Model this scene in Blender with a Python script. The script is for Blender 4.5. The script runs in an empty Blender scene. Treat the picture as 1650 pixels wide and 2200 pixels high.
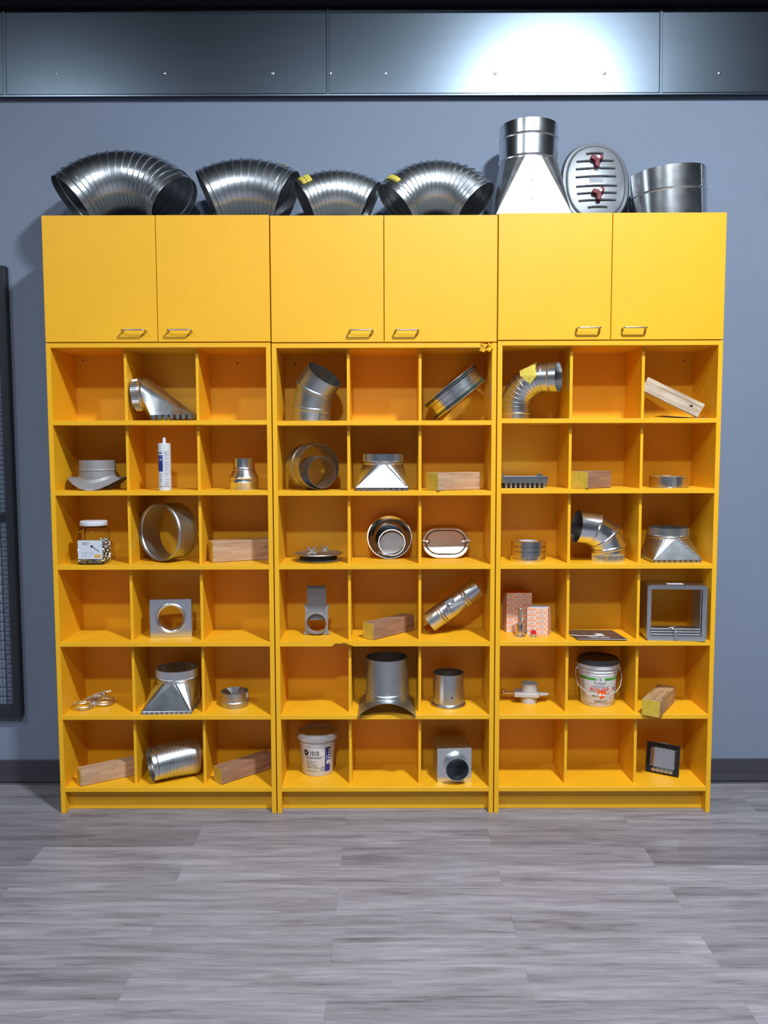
import bpy, bmesh, math, random
from mathutils import Matrix, Vector
PI = math.pi
random.seed(7)
SC = bpy.context.scene
COL = SC.collection
def V(*a): return Vector(a)
def R(d): return math.radians(d)
def T(x, y, z): return Matrix.Translation((x, y, z))
def RX(a): return Matrix.Rotation(R(a), 4, 'X')
def RY(a): return Matrix.Rotation(R(a), 4, 'Y')
def RZ(a): return Matrix.Rotation(R(a), 4, 'Z')

# ------------------------------------------------------------------ camera
CAM = V(0.005, -3.3486, 1.5313)
_p, _yw, _ro, FPX = -0.0766, -0.0021, -0.0024, 1758.94
_fw = V(math.sin(_yw)*math.cos(_p), math.cos(_yw)*math.cos(_p), math.sin(_p))
_rt = V(math.cos(_yw), -math.sin(_yw), 0)
_up = _rt.cross(_fw)
CR = _rt*math.cos(_ro) + _up*math.sin(_ro)
CU = _up*math.cos(_ro) - _rt*math.sin(_ro)
cam = bpy.data.cameras.new('camera'); camo = bpy.data.objects.new('camera', cam); COL.objects.link(camo)
camo.matrix_world = Matrix(((CR.x, CU.x, -_fw.x, CAM.x), (CR.y, CU.y, -_fw.y, CAM.y), (CR.z, CU.z, -_fw.z, CAM.z), (0, 0, 0, 1)))
cam.sensor_fit = 'HORIZONTAL'; cam.sensor_width = 36.0; cam.lens = FPX/1650*36; cam.clip_start = .05
SC.camera = camo
def at(px, py, Y):                     # where a line of sight meets the vertical plane y = Y
    d = _fw + CR*((px-825)/FPX) - CU*((py-1100)/FPX)
    return CAM + d*((Y-CAM.y)/d.y)
def onz(px, py, z):                    # where a line of sight meets the level plane z
    d = _fw + CR*((px-825)/FPX) - CU*((py-1100)/FPX)
    return CAM + d*((z-CAM.z)/d.z)

# ------------------------------------------------------------------ world and exposure
w = bpy.data.worlds.new('world'); SC.world = w; w.use_nodes = True
w.node_tree.nodes['Background'].inputs[0].default_value = (.55, .65, .8, 1)
w.node_tree.nodes['Background'].inputs[1].default_value = .02
SC.view_settings.view_transform = 'Standard'; SC.view_settings.look = 'None'
SC.view_settings.gamma = 1; SC.view_settings.use_curve_mapping = False
SC.view_settings.exposure = 0.45
# ceiling lamps: (x, y, watts)
LAMP_Z = 4.4
LAMPS = [(1.2, -2.5, 205), (-2.7, -3.5, 52), (-.2, -4.65, 120)]
LAMP_COL = (.88, .97, 1.03)

# ------------------------------------------------------------------ helpers
def lin(r, g, b):
    f = lambda c: (c/255/12.92 if c/255 <= .04045 else ((c/255+.055)/1.055)**2.4)
    return (f(r), f(g), f(b), 1)
MATS = {}
def mat(name, col, rough=.5, metal=0., noise=0., nscale=40., stretch=(1, 1, 1), bump=0., bscale=200., rvar=0., spec=.5, coat=0., trans=0., ior=1.45, spangle=0., aniso=0.):
    m = bpy.data.materials.new(name); m.use_nodes = True; MATS[name] = m
    nt = m.node_tree; b = nt.nodes['Principled BSDF']; L = nt.links.new
    b.inputs['Base Color'].default_value = col; b.inputs['Roughness'].default_value = rough; b.inputs['Metallic'].default_value = metal
    b.inputs['Specular IOR Level'].default_value = spec; b.inputs['Coat Weight'].default_value = coat
    b.inputs['Transmission Weight'].default_value = trans; b.inputs['IOR'].default_value = ior
    tc = nt.nodes.new('ShaderNodeTexCoord'); mp = nt.nodes.new('ShaderNodeMapping'); L(tc.outputs['Object'], mp.inputs[0]); mp.inputs['Scale'].default_value = stretch
    n = nt.nodes.new('ShaderNodeTexNoise'); n.inputs['Scale'].default_value = nscale; n.inputs['Detail'].default_value = 4; L(mp.outputs[0], n.inputs[0])
    fac = n.outputs[0]
    if spangle:
        v = nt.nodes.new('ShaderNodeTexVoronoi'); v.inputs['Scale'].default_value = 130; L(mp.outputs[0], v.inputs[0])
        sp = nt.nodes.new('ShaderNodeSeparateColor'); L(v.outputs['Color'], sp.inputs[0])
        mx = nt.nodes.new('ShaderNodeMix'); mx.inputs[0].default_value = spangle; L(n.outputs[0], mx.inputs[2]); L(sp.outputs[0], mx.inputs[3]); fac = mx.outputs[0]
    if noise:
        mr = nt.nodes.new('ShaderNodeMapRange'); mr.inputs['From Min'].default_value = .25; mr.inputs['From Max'].default_value = .75
        mr.inputs['To Min'].default_value = 1-noise; mr.inputs['To Max'].default_value = 1+noise; L(fac, mr.inputs[0])
        mm = nt.nodes.new('ShaderNodeVectorMath'); mm.operation = 'SCALE'; mm.inputs[0].default_value = col[:3]; L(mr.outputs[0], mm.inputs['Scale']); L(mm.outputs[0], b.inputs['Base Color'])
    if rvar:
        mr = nt.nodes.new('ShaderNodeMapRange'); mr.inputs['From Min'].default_value = .3; mr.inputs['From Max'].default_value = .7
        mr.inputs['To Min'].default_value = max(.02, rough-rvar); mr.inputs['To Max'].default_value = rough+rvar; L(fac, mr.inputs[0]); L(mr.outputs[0], b.inputs['Roughness'])
    if bump:
        n2 = nt.nodes.new('ShaderNodeTexNoise'); n2.inputs['Scale'].default_value = bscale; n2.inputs['Detail'].default_value = 3; L(mp.outputs[0], n2.inputs[0])
        bp = nt.nodes.new('ShaderNodeBump'); bp.inputs['Strength'].default_value = bump; bp.inputs['Distance'].default_value = .002; L(n2.outputs[0], bp.inputs['Height']); L(bp.outputs[0], b.inputs['Normal'])
    return m
def wood(name, c1, c2, sc=1.0):
    m = bpy.data.materials.new(name); m.use_nodes = True; MATS[name] = m
    nt = m.node_tree; b = nt.nodes['Principled BSDF']; L = nt.links.new; b.inputs['Roughness'].default_value = .7
    tc = nt.nodes.new('ShaderNodeTexCoord'); mp = nt.nodes.new('ShaderNodeMapping'); mp.inputs['Scale'].default_value = (3*sc, 30*sc, 30*sc); L(tc.outputs['Object'], mp.inputs[0])
    n = nt.nodes.new('ShaderNodeTexNoise'); n.inputs['Scale'].default_value = 2.2; n.inputs['Detail'].default_value = 5; n.inputs['Distortion'].default_value = .8; L(mp.outputs[0], n.inputs[0])
    n3 = nt.nodes.new('ShaderNodeTexNoise'); n3.inputs['Scale'].default_value = 9; n3.inputs['Detail'].default_value = 2; L(tc.outputs['Object'], n3.inputs[0])
    ad = nt.nodes.new('ShaderNodeMath'); ad.operation = 'ADD'; ad.inputs[1].default_value = -.18
    m2 = nt.nodes.new('ShaderNodeMath'); m2.operation = 'MULTIPLY'; m2.inputs[1].default_value = .36; L(n3.outputs[0], m2.inputs[0]); L(m2.outputs[0], ad.inputs[0])
    a2 = nt.nodes.new('ShaderNodeMath'); a2.operation = 'ADD'; L(n.outputs[0], a2.inputs[0]); L(ad.outputs[0], a2.inputs[1])
    r = nt.nodes.new('ShaderNodeValToRGB'); r.color_ramp.elements[0].position = .32; r.color_ramp.elements[0].color = c2; r.color_ramp.elements[1].position = .62; r.color_ramp.elements[1].color = c1
    L(a2.outputs[0], r.inputs[0]); L(r.outputs[0], b.inputs['Base Color'])
    bp = nt.nodes.new('ShaderNodeBump'); bp.inputs['Strength'].default_value = .25; bp.inputs['Distance'].default_value = .002; L(n.outputs[0], bp.inputs['Height']); L(bp.outputs[0], b.inputs['Normal'])
    return m

class MB:                                # collects faces; build() links them as one mesh object
    def __init__(s): s.v = []; s.f = []; s.m = []
    def add(s, vs, fs, M=None, k=0):
        o = len(s.v); s.v += [tuple((M @ Vector(v)) if M else v) for v in vs]; s.f += [tuple(i+o for i in f) for f in fs]; s.m += [k]*len(fs); return s
    def box(s, x0, x1, y0, y1, z0, z1, M=None, k=0):
        return s.add([(x0,y0,z0),(x1,y0,z0),(x1,y1,z0),(x0,y1,z0),(x0,y0,z1),(x1,y0,z1),(x1,y1,z1),(x0,y1,z1)],
                     [(0,3,2,1),(4,5,6,7),(0,1,5,4),(1,2,6,5),(2,3,7,6),(3,0,4,7)], M, k)
    def prism(s, pts, y0, y1, M=None, k=0):      # outline in x,z pushed along y
        n = len(pts); vs = [(x, y0, z) for x, z in pts] + [(x, y1, z) for x, z in pts]
        fs = [tuple(range(n)), tuple(range(2*n-1, n-1, -1))] + [(i, i+n, (i+1) % n+n, (i+1) % n) for i in range(n)]
        return s.add(vs, fs, M, k)
    def rings(s, rs, closed=False, cap=False, M=None, k=0):    # rs: list of equal-length point rings
        n = len(rs[0]); vs = [p for r in rs for p in r]; fs = []; m = len(rs)
        for i in range(m if closed else m-1):
            a, b = i*n, ((i+1) % m)*n
            for j in range(n): fs.append((a+j, a+(j+1) % n, b+(j+1) % n, b+j))
        if cap: fs += [tuple(range(n))[::-1], tuple(range((m-1)*n, m*n))]
        return s.add(vs, fs, M, k)
    def lathe(s, prof, n=48, M=None, k=0, crimp=None, sx=1, sy=1):   # prof: (r, z); crimp: (z0, z1, count, depth)
        rs = []
        for r, z in prof:
            ring = []
            for j in range(n):
                a = 2*PI*j/n; q = r
                if crimp and crimp[0] <= z <= crimp[1] and r > 0: q = r - crimp[3]*(.5+.5*math.cos(a*crimp[2]))
                ring.append((q*math.cos(a)*sx, q*math.sin(a)*sy, z))
            rs.append(ring)
        return s.rings(rs, M=M, k=k)
    def pipe(s, prof, t=.0012, n=48, M=None, k=0, crimp=None):   # open thin-walled turned shell
        ins = [(r-t, z) for r, z in reversed(prof)]
        rs = prof + ins
        out = []
        for r, z in rs:
            ring = []
            for j in range(n):
                a = 2*PI*j/n; q = r
                if crimp and crimp[0] <= z <= crimp[1]: q = r - crimp[3]*(.5+.5*math.cos(a*crimp[2]))
                ring.append((q*math.cos(a), q*math.sin(a), z))
            out.append(ring)
        return s.rings(out, closed=True, M=M, k=k)
    def sweep(s, pts, rad, n=10, M=None, k=0, cap=True, closed=False, flat=1.0):  # tube along a polyline
        P = [Vector(p) for p in pts]; m = len(P); rs = []; up = None
        for i in range(m):
            a = P[(i-1) % m] if (closed or i > 0) else P[0]; b = P[(i+1) % m] if (closed or i < m-1) else P[-1]
            t = (b-a).normalized()
            if up is None:
                up = Vector((0, 0, 1)) if abs(t.z) < .9 else Vector((1, 0, 0))
            x = t.cross(up)
            x = x.normalized() if x.length > 1e-6 else t.orthogonal().normalized()
            y = x.cross(t).normalized(); up = y
            r = rad[i] if isinstance(rad, (list, tuple)) else rad
            rs.append([tuple(P[i] + x*(r*math.cos(2*PI*j/n)) + y*(r*flat*math.sin(2*PI*j/n))) for j in range(n)])
        return s.rings(rs, closed=closed, cap=cap and not closed, M=M, k=k)
    def ball(s, c, r, n=12, M=None, k=0, sz=1):
        rs = [[(c[0]+r*math.sin(PI*i/8)*math.cos(2*PI*j/n), c[1]+r*math.sin(PI*i/8)*math.sin(2*PI*j/n), c[2]-r*sz*math.cos(PI*i/8)) for j in range(n)] for i in range(9)]
        return s.rings(rs, M=M, k=k)
    def mesh(s, name, mats, bevel=0., smooth=32, seg=1):
        me = bpy.data.meshes.new(name); me.from_pydata(s.v, [], s.f)
        for q in (mats if isinstance(mats, (list, tuple)) else [mats]): me.materials.append(MATS[q])
        me.polygons.foreach_set('material_index', s.m)
        bm = bmesh.new(); bm.from_mesh(me); bmesh.ops.remove_doubles(bm, verts=bm.verts, dist=1e-6); bmesh.ops.recalc_face_normals(bm, faces=bm.faces)
        if bevel: bmesh.ops.bevel(bm, geom=[e for e in bm.edges if len(e.link_faces) == 2 and e.calc_face_angle(0) > .6], offset=bevel, segments=seg, affect='EDGES', profile=.5)
        bm.to_mesh(me); bm.free()
        if smooth:
            me.polygons.foreach_set('use_smooth', [True]*len(me.polygons)); me.set_sharp_from_angle(angle=R(smooth))
        return me
    def build(s, name, mats, parent=None, bevel=0., smooth=32, M=None, seg=1):
        return link(name, s.mesh(name, mats, bevel, smooth, seg), parent, M)
def link(name, me, parent=None, M=None):
    o = bpy.data.objects.new(name, me); COL.objects.link(o)
    if M is not None: o.matrix_local = M
    o.parent = parent
    return o
def tag(o, label=None, cat=None, group=None, kind=None):
    for k, v in (('label', label), ('category', cat), ('group', group), ('kind', kind)):
        if v: o[k] = v
    return o
def thing(name, label, cat, M=None, group=None, kind=None):     # an Empty at the thing's base that parents its parts
    o = link(name, None, None, M); o.empty_display_size = .02
    return tag(o, label, cat, group, kind)
def copy_tree(o, parent=None):
    c = o.copy(); COL.objects.link(c); c.parent = parent
    for ch in list(o.children): copy_tree(ch, c)
    return c
def ramp(a, b, n): return [a+(b-a)*i/(n-1) for i in range(n)]
def bead(r, z, h=.004, w=.006):         # a raised rolled bead in a turned profile
    return [(r, z-w), (r+h*.7, z-w*.5), (r+h, z), (r+h*.7, z+w*.5), (r, z+w)]
_TG = {}
def text_geo(*a):
    if a not in _TG: _TG[a] = _text_geo(*a)
    return _TG[a]
def _text_geo(s, size=.01, bold=0., squeeze=1., shear=0., align='LEFT'):
    cu = bpy.data.curves.new('t', 'FONT'); cu.body = s; cu.size = size; cu.offset = bold; cu.shear = shear; cu.align_x = align; cu.resolution_u = 2
    o = bpy.data.objects.new('t', cu); COL.objects.link(o)
    bpy.context.view_layer.update()
    me = bpy.data.meshes.new_from_object(o.evaluated_get(bpy.context.evaluated_depsgraph_get()))
    vs = [(v.co.x*squeeze, v.co.y) for v in me.vertices]; fs = [tuple(p.vertices) for p in me.polygons]
    bpy.data.objects.remove(o); bpy.data.curves.remove(cu); bpy.data.meshes.remove(me)
    return vs, fs
def wrap_flat(pts, r, a0, z0, lean=0.):  # flat print laid on an upright round wall; a0: angle from the front
    out = []
    for x, y in pts:
        rr = r(z0+y) if callable(r) else r; a = a0 + x/rr
        out.append((rr*math.sin(a), -rr*math.cos(a), z0+y))
    return out
def fan(pts, n=4):                        # a flat outline filled in rings, so that it can be wrapped round a wall
    cx = sum(p[0] for p in pts)/len(pts); cy = sum(p[1] for p in pts)/len(pts); P = []
    for a, b in zip(pts, pts[1:]+pts[:1]): P += [(a[0]+(b[0]-a[0])*i/3, a[1]+(b[1]-a[1])*i/3) for i in range(3)]
    m = len(P); vs = [(cx, cy)] + [(cx+(x-cx)*k/n, cy+(y-cy)*k/n) for k in range(1, n+1) for x, y in P]
    fs = [(0, 1+i, 1+(i+1) % m) for i in range(m)] + [(1+(k-1)*m+i, 1+k*m+i, 1+k*m+(i+1) % m, 1+(k-1)*m+(i+1) % m) for k in range(1, n) for i in range(m)]
    return vs, fs
def disc(r, x=0, y=0, sy=1., n=16): return fan([(x+r*math.cos(2*PI*i/n), y+r*sy*math.sin(2*PI*i/n)) for i in range(n)], 2)
def grid_rect(w, h, nx):                 # a flat rectangle cut into columns so that it can be wrapped
    vs = []; fs = []
    for i in range(nx+1): vs += [(w*i/nx, 0), (w*i/nx, h)]
    for i in range(nx): fs.append((2*i, 2*i+2, 2*i+3, 2*i+1))
    return vs, fs

# ------------------------------------------------------------------ materials
mat('yellow_laminate', lin(236, 173, 26), .47, noise=.03, nscale=6, bump=.03, bscale=500, spec=.55)
mat('raw_chipboard', lin(205, 150, 60), .9, noise=.35, nscale=300, bump=.6, bscale=300)
mat('chip_dark', lin(120, 80, 30), .9, noise=.3, nscale=300)
mat('wall_paint', lin(122, 132, 152), .62, noise=.03, nscale=2.5, bump=.03, bscale=400, spec=.3)
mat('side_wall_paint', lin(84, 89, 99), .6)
mat('baseboard_rubber', lin(64, 63, 72), .45)
mat('black_paint', lin(16, 17, 19), .8)
mat('galvanized', (.64, .665, .69, 1), .30, 1, noise=.04, nscale=18, rvar=.02)
mat('galvanized_bright', (.76, .78, .81, 1), .25, 1, noise=.03, nscale=18, rvar=.02)
mat('galvanized_dull', (.50, .515, .53, 1), .40, 1, noise=.06, nscale=25, rvar=.03)
mat('galvanized_elbow', (.55, .58, .615, 1), .30, 1, noise=.04, nscale=18, rvar=.02)
mat('duct_metal', (.14, .175, .22, 1), .29, 1, noise=.03, nscale=3, stretch=(1, 1, 6))
mat('dusty_board', lin(120, 120, 118), .8, noise=.1, nscale=12)
mat('door_metal', lin(118, 121, 126), .38, .5, noise=.04, nscale=30)
mat('grey_metal_paint', lin(134, 134, 137), .38, .25, noise=.04, nscale=30)
mat('cast_grey', lin(150, 148, 150), .5, .35, noise=.05, nscale=60, bump=.1, bscale=600)
mat('stainless', (.66, .64, .61, 1), .2, 1)
mat('mirror_steel', (.70, .70, .69, 1), .09, 1)
mat('zinc', (.72, .72, .73, 1), .28, 1)
mat('nickel', (.62, .58, .52, 1), .3, 1)
mat('rubber_black', lin(24, 24, 26), .6)
mat('rubber_green', lin(70, 104, 78), .5)
mat('gasket_black', lin(18, 17, 19), .7)
mat('white_plastic', lin(208, 208, 213), .38, spec=.5)
mat('white_print', lin(218, 219, 223), .5)
mat('white_paper', lin(198, 201, 211), .6)
mat('lid_grey', lin(74, 75, 80), .34)
def clear_mat():
    m = bpy.data.materials.new('clear_plastic'); m.use_nodes = True; MATS['clear_plastic'] = m; nt = m.node_tree; nt.nodes.remove(nt.nodes['Principled BSDF'])
    t = nt.nodes.new('ShaderNodeBsdfTransparent'); t.inputs[0].default_value = (.96, .97, .97, 1); g = nt.nodes.new('ShaderNodeBsdfGlossy'); g.inputs['Roughness'].default_value = .08
    f = nt.nodes.new('ShaderNodeFresnel'); f.inputs[0].default_value = 1.22; mx = nt.nodes.new('ShaderNodeMixShader')
    nt.links.new(f.outputs[0], mx.inputs[0]); nt.links.new(t.outputs[0], mx.inputs[1]); nt.links.new(g.outputs[0], mx.inputs[2]); nt.links.new(mx.outputs[0], nt.nodes['Material Output'].inputs[0])
clear_mat()
mat('ink_black', lin(26, 27, 34), .5)
mat('ink_grey', lin(150, 152, 162), .6)
mat('ink_navy', lin(40, 48, 128), .45)
mat('ink_green', lin(62, 152, 48), .45)
mat('ink_teal', lin(24, 84, 70), .5)
mat('ink_orange', lin(226, 92, 34), .5)
mat('ink_red', lin(208, 60, 44), .5)
mat('ink_amber', lin(206, 160, 60), .5)
mat('carton_orange', lin(226, 128, 70), .6, noise=.05, nscale=60)
mat('carton_cream', lin(246, 216, 196), .6)
mat('red_knob', lin(108, 18, 30), .5, spec=.3)
mat('red_cap', lin(200, 30, 50), .4)
mat('tape_yellow', lin(206, 188, 78), .6, noise=.12, nscale=80)
mat('yellow_paint', lin(200, 166, 56), .6, noise=.14, nscale=60, bump=.2, bscale=200)
mat('brochure_dark', lin(78, 66, 66), .3, noise=.1, nscale=30)
mat('mesh_metal', lin(44, 47, 54), .5, .2)
mat('foil', (.84, .84, .86, 1), .22, 1, bump=.06, bscale=90)
mat('light_plastic', lin(186, 182, 180), .45)
mat('wire_metal', (.70, .68, .68, 1), .3, 1)
wood('pine', lin(190, 156, 124), lin(162, 124, 94))
wood('pine_pale', lin(198, 180, 160), lin(164, 140, 116))
wood('pine_brown', lin(160, 120, 94), lin(130, 92, 70))
wood('pine_worn', lin(188, 152, 108), lin(140, 106, 72))
m = mat('lamp_glow', (1, 1, 1, 1), .5); m.node_tree.nodes['Principled BSDF'].inputs['Emission Color'].default_value = (*LAMP_COL, 1); m.node_tree.nodes['Principled BSDF'].inputs['Emission Strength'].default_value = 6
def plank_mat():
    m = bpy.data.materials.new('vinyl_plank'); m.use_nodes = True; MATS['vinyl_plank'] = m
    nt = m.node_tree; b = nt.nodes['Principled BSDF']; L = nt.links.new; N = nt.nodes.new
    g = N('ShaderNodeNewGeometry'); oi = N('ShaderNodeObjectInfo'); mp = N('ShaderNodeMapping'); mp.inputs['Scale'].default_value = (2.4, 26, 26)
    cb = N('ShaderNodeCombineXYZ'); ml = N('ShaderNodeMath'); ml.operation = 'MULTIPLY'; ml.inputs[1].default_value = 37; L(oi.outputs['Random'], ml.inputs[0]); L(ml.outputs[0], cb.inputs[0]); L(ml.outputs[0], cb.inputs[2])
    av = N('ShaderNodeVectorMath'); av.operation = 'ADD'; L(g.outputs['Position'], mp.inputs[0]); L(mp.outputs[0], av.inputs[0]); L(cb.outputs[0], av.inputs[1])
    n1 = N('ShaderNodeTexNoise'); n1.inputs['Scale'].default_value = 1.0; n1.inputs['Detail'].default_value = 6; n1.inputs['Roughness'].default_value = .62; n1.inputs['Distortion'].default_value = .5; L(av.outputs[0], n1.inputs[0])
    mp2 = N('ShaderNodeMapping'); mp2.inputs['Scale'].default_value = (2.2, 7, 1); L(av.outputs[0], mp2.inputs[0])
    n2 = N('ShaderNodeTexNoise'); n2.inputs['Scale'].default_value = 2.2; n2.inputs['Detail'].default_value = 4; n2.inputs['Roughness'].default_value = .7; L(mp2.outputs[0], n2.inputs[0])
    r = N('ShaderNodeValToRGB'); e = r.color_ramp.elements
    e[0].position = .31; e[0].color = lin(73, 69, 74); e[1].position = .69; e[1].color = lin(164, 161, 168)
    x = e.new(.44); x.color = lin(121, 117, 123); x = e.new(.56); x.color = lin(143, 139, 146)
    mx = N('ShaderNodeMath'); mx.operation = 'MULTIPLY_ADD'; mx.inputs[1].default_value = .36; L(n2.outputs[0], mx.inputs[0]); 
    m3 = N('ShaderNodeMath'); m3.operation = 'MULTIPLY'; m3.inputs[1].default_value = .64; L(n1.outputs[0], m3.inputs[0]); L(m3.outputs[0], mx.inputs[2])
    L(mx.outputs[0], r.inputs[0])
    mu = N('ShaderNodeMix'); mu.data_type = 'RGBA'; mu.blend_type = 'MULTIPLY'; mu.inputs[0].default_value = 1; L(r.outputs[0], mu.inputs[6]); L(oi.outputs['Color'], mu.inputs[7]); L(mu.outputs[2], b.inputs['Base Color'])
    b.inputs['Roughness'].default_value = .42; b.inputs['Specular IOR Level'].default_value = .45
    bp = N('ShaderNodeBump'); bp.inputs['Strength'].default_value = .12; bp.inputs['Distance'].default_value = .002; L(n2.outputs[0], bp.inputs['Height']); L(bp.outputs[0], b.inputs['Normal'])
plank_mat()

# ------------------------------------------------------------------ the room
WALL_Y = .340
RX0, RX1, RY0, CEIL = -5.5, 5.8, -8.0, 4.95
def struct(name, mb, mats, bevel=0.): return tag(mb.build(name, mats, bevel=bevel, smooth=0), kind='structure')
struct('wall_back', MB().box(RX0, RX1, WALL_Y, WALL_Y+.12, 0, CEIL), 'wall_paint')
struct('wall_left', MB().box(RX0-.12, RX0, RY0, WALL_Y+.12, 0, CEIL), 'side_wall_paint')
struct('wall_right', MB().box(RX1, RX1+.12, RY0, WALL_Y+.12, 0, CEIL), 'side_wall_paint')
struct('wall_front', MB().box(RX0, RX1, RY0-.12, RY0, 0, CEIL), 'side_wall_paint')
struct('ceiling', MB().box(RX0-.12, RX1+.12, RY0-.12, WALL_Y+.12, CEIL, CEIL+.1), 'black_paint')
floor = struct('floor', MB().box(RX0-.12, RX1+.12, RY0-.12, WALL_Y+.12, -.06, -.004), 'vinyl_plank')
floor.color = (.4, .4, .42, 1)
PW, PL = .1475, 1.1583
TONE = {(1, -1): .74, (1, -2): .78, (2, 1): .70, (2, -2): .72, (2, -1): 1.10, (1, 0): 1.04, (3, 0): 1.06, (3, 1): 1.10, (3, -1): .95, (6, 0): 1.06, (5, 0): 1.02, (5, 1): .92, (6, -1): .93,
        (6, 1): .84, (7, -1): .86, (7, 0): 1.0, (8, 0): .88, (8, -1): .96, (-1, -2): 1.05, (0, -2): .84, (0, 0): 1.0, (4, 0): 1.04, (4, -1): .98, (5, -1): 1.0, (8, 1): 1.06}
far = MB(); row0 = -2
def plank_rows():
    for i in range(-2, 57):
        y1 = .0025 - .0 - i*PW + .0*PW
        off = -.163 if i % 2 == 0 else -.744
        for j in range(-6, 6):
            x0 = off + j*PL + .00012; x1 = x0 + PL - .00024
            if x1 < RX0 or x0 > RX1: continue
            yield i, j, max(x0, RX0+.002), min(x1, RX1-.002), y1-PW+.00012, min(y1-.00012, WALL_Y-.001)
pm = {}
for i, j, x0, x1, y0, y1 in plank_rows():
    if y1 < RY0: continue
    y0 = max(y0, RY0+.002)
    if i <= 13 and x1 > -3.2 and x0 < 3.2:
        key = (round(x1-x0, 3), round(y1-y0, 3))
        if key not in pm: pm[key] = MB().box(0, x1-x0, 0, y1-y0, -.004, 0).mesh('plank', 'vinyl_plank', bevel=.0003, smooth=0)
        o = link('plank', pm[key], floor, T(x0, y0, 0))
        t = TONE.get((i, j), random.uniform(.86, 1.05)); o.color = (t, t*.995, t*.99, 1)
    else: far.box(x0, x1, y0, y1, -.004, 0)
o = far.build('plank_field', 'vinyl_plank', floor, smooth=0); o.color = (.95, .945, .94, 1); o['kind'] = 'stuff'
bb = MB()
pr = [(WALL_Y-.001, .001), (WALL_Y-.012, .001), (WALL_Y-.010, .012), (WALL_Y-.0065, .03), (WALL_Y-.0060, .1005), (WALL_Y-.0045, .103), (WALL_Y-.001, .103)]
bb.rings([[(x, y, z) for y, z in pr] for x in (RX0+.01, RX1-.01)], cap=True)
struct('baseboard_back', bb, 'baseboard_rubber')

# ceiling lamps: each hangs from the black ceiling
for i, (x, y, wt) in enumerate(LAMPS):
    L0 = thing('high_bay_lamp', ['round ceiling lamp out in front of the right cabinet', 'round ceiling lamp out in front of the left cabinet', 'round ceiling lamp hanging farthest from the cabinets'][i], 'lamp', T(x, y, LAMP_Z), 'ceiling lamps')
    MB().lathe([(.0, .13), (.09, .13), (.12, .10), (.20, .04), (.22, .0), (.205, .0), (.19, .03), (0, .035)], 32).build('housing', 'black_paint', L0)
    MB().sweep([(0, 0, .13), (0, 0, CEIL-LAMP_Z)], .008).build('hanger', 'black_paint', L0)
    MB().lathe([(0, .012), (.19, .012), (.19, .02), (0, .02)], 32).build('diffuser', 'lamp_glow', L0)
    la = bpy.data.lights.new('lamp_light', 'AREA'); la.shape = 'DISK'; la.size = .37; la.energy = wt; la.color = LAMP_COL
    lo = bpy.data.objects.new('lamp_light', la); COL.objects.link(lo); lo.parent = L0; lo.location = (0, 0, .008)

# sheet-metal duct face along the top of the back wall
DY = WALL_Y-.006
DZ0 = at(825, 210, DY).z; DZ1 = at(825, 14, DY).z
duct = thing('air_duct', 'long galvanized sheet metal duct face above the cabinets', 'duct', T(0, DY, DZ0))
sx = [at(705, 110, DY).x, at(1418, 110, DY).x]
ex = [-4.0, at(12, 110, DY).x] + sx + [sx[1]+1.52, 4.2]
for a, b in zip(ex[:-1], ex[1:]):
    tl = (DZ1-DZ0)*math.tan(R(2.6)); pr = [(-tl, 0), (-tl-.0075, 0), (-tl-.0075, .006), (-tl-.001, .012), (-.001, DZ1-DZ0), (.004, DZ1-DZ0), (.004, .004), (0, .004)]
    g = MB().rings([[(x, y, z) for y, z in pr] for x in (a+.001, b-.001)], cap=True); g.build('sheet_panel', 'duct_metal', duct, smooth=0)
for x in ex[1:-1]:
    MB().rings([[(x-.007, -.0075-tl, -.001), (x+.007, -.0075-tl, -.001), (x+.007, 0, -.001), (x-.007, 0, -.001)], [(x-.007, -.0065, DZ1-DZ0), (x+.007, -.0065, DZ1-DZ0), (x+.007, 0, DZ1-DZ0), (x-.007, 0, DZ1-DZ0)]], cap=True).build('standing_seam', 'duct_metal', duct, bevel=.002)
sm = MB().lathe([(.007, 0), (.007, .001), (.0055, .003), (.002, .004), (0, .004)], 12).mesh('screw', 'zinc')
for px in (123, 356, 587, 710, 828, 1063, 1296, 1542):
    link('screw', sm, duct, T(at(px, 161, DY).x, -.001-tl*.75, at(px, 161, DY).z-DZ0) @ RX(90))
struct('trim_1', MB().box(RX0+.01, RX1-.01, WALL_Y-.10, WALL_Y-.002, DZ1+.003, DZ1+.30), 'black_paint')

# framed wire-mesh panel hanging on the wall at the left
FX1 = at(36, 1300, WALL_Y-.045).x; FZ0 = at(36, 1541, WALL_Y-.045).z; FZ1 = at(5, 570, WALL_Y-.045).z
fr = thing('mesh_panel', 'dark grey framed wire mesh panel on the wall left of the cabinets', 'panel', T(FX1, WALL_Y-.045, FZ0))
FW = 1.0; FH = FZ1-FZ0; q = .036
for a in ((-q, 0, 0, FH), (-FW, -FW+q, 0, FH)): MB().box(a[0], a[1], 0, .040, a[2], a[3]).build('stile', 'mesh_metal', fr, bevel=.003)
for a in ((0, .05), (FH*.455, FH*.455+.014), (FH-.05, FH)): MB().box(-FW+q+.001, -q-.001, .002, .038, a[0], a[1]).build('rail', 'mesh_metal', fr, bevel=.002)
hw = MB().sweep([(-FW+q, 0, 0), (-q, 0, 0)], .0022, n=6).mesh('wire', 'mesh_metal'); n = int((FH-.1)/.043)
for i in range(1, n): link('wire', hw, fr, T(0, .012, .05+i*.043))
vw = MB().sweep([(0, 0, .05), (0, 0, FH-.05)], .0022, n=6).mesh('wire', 'mesh_metal')
for i in range(1, 28): link('wire', vw, fr, T(-q-i*.033, .016, 0))

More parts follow.
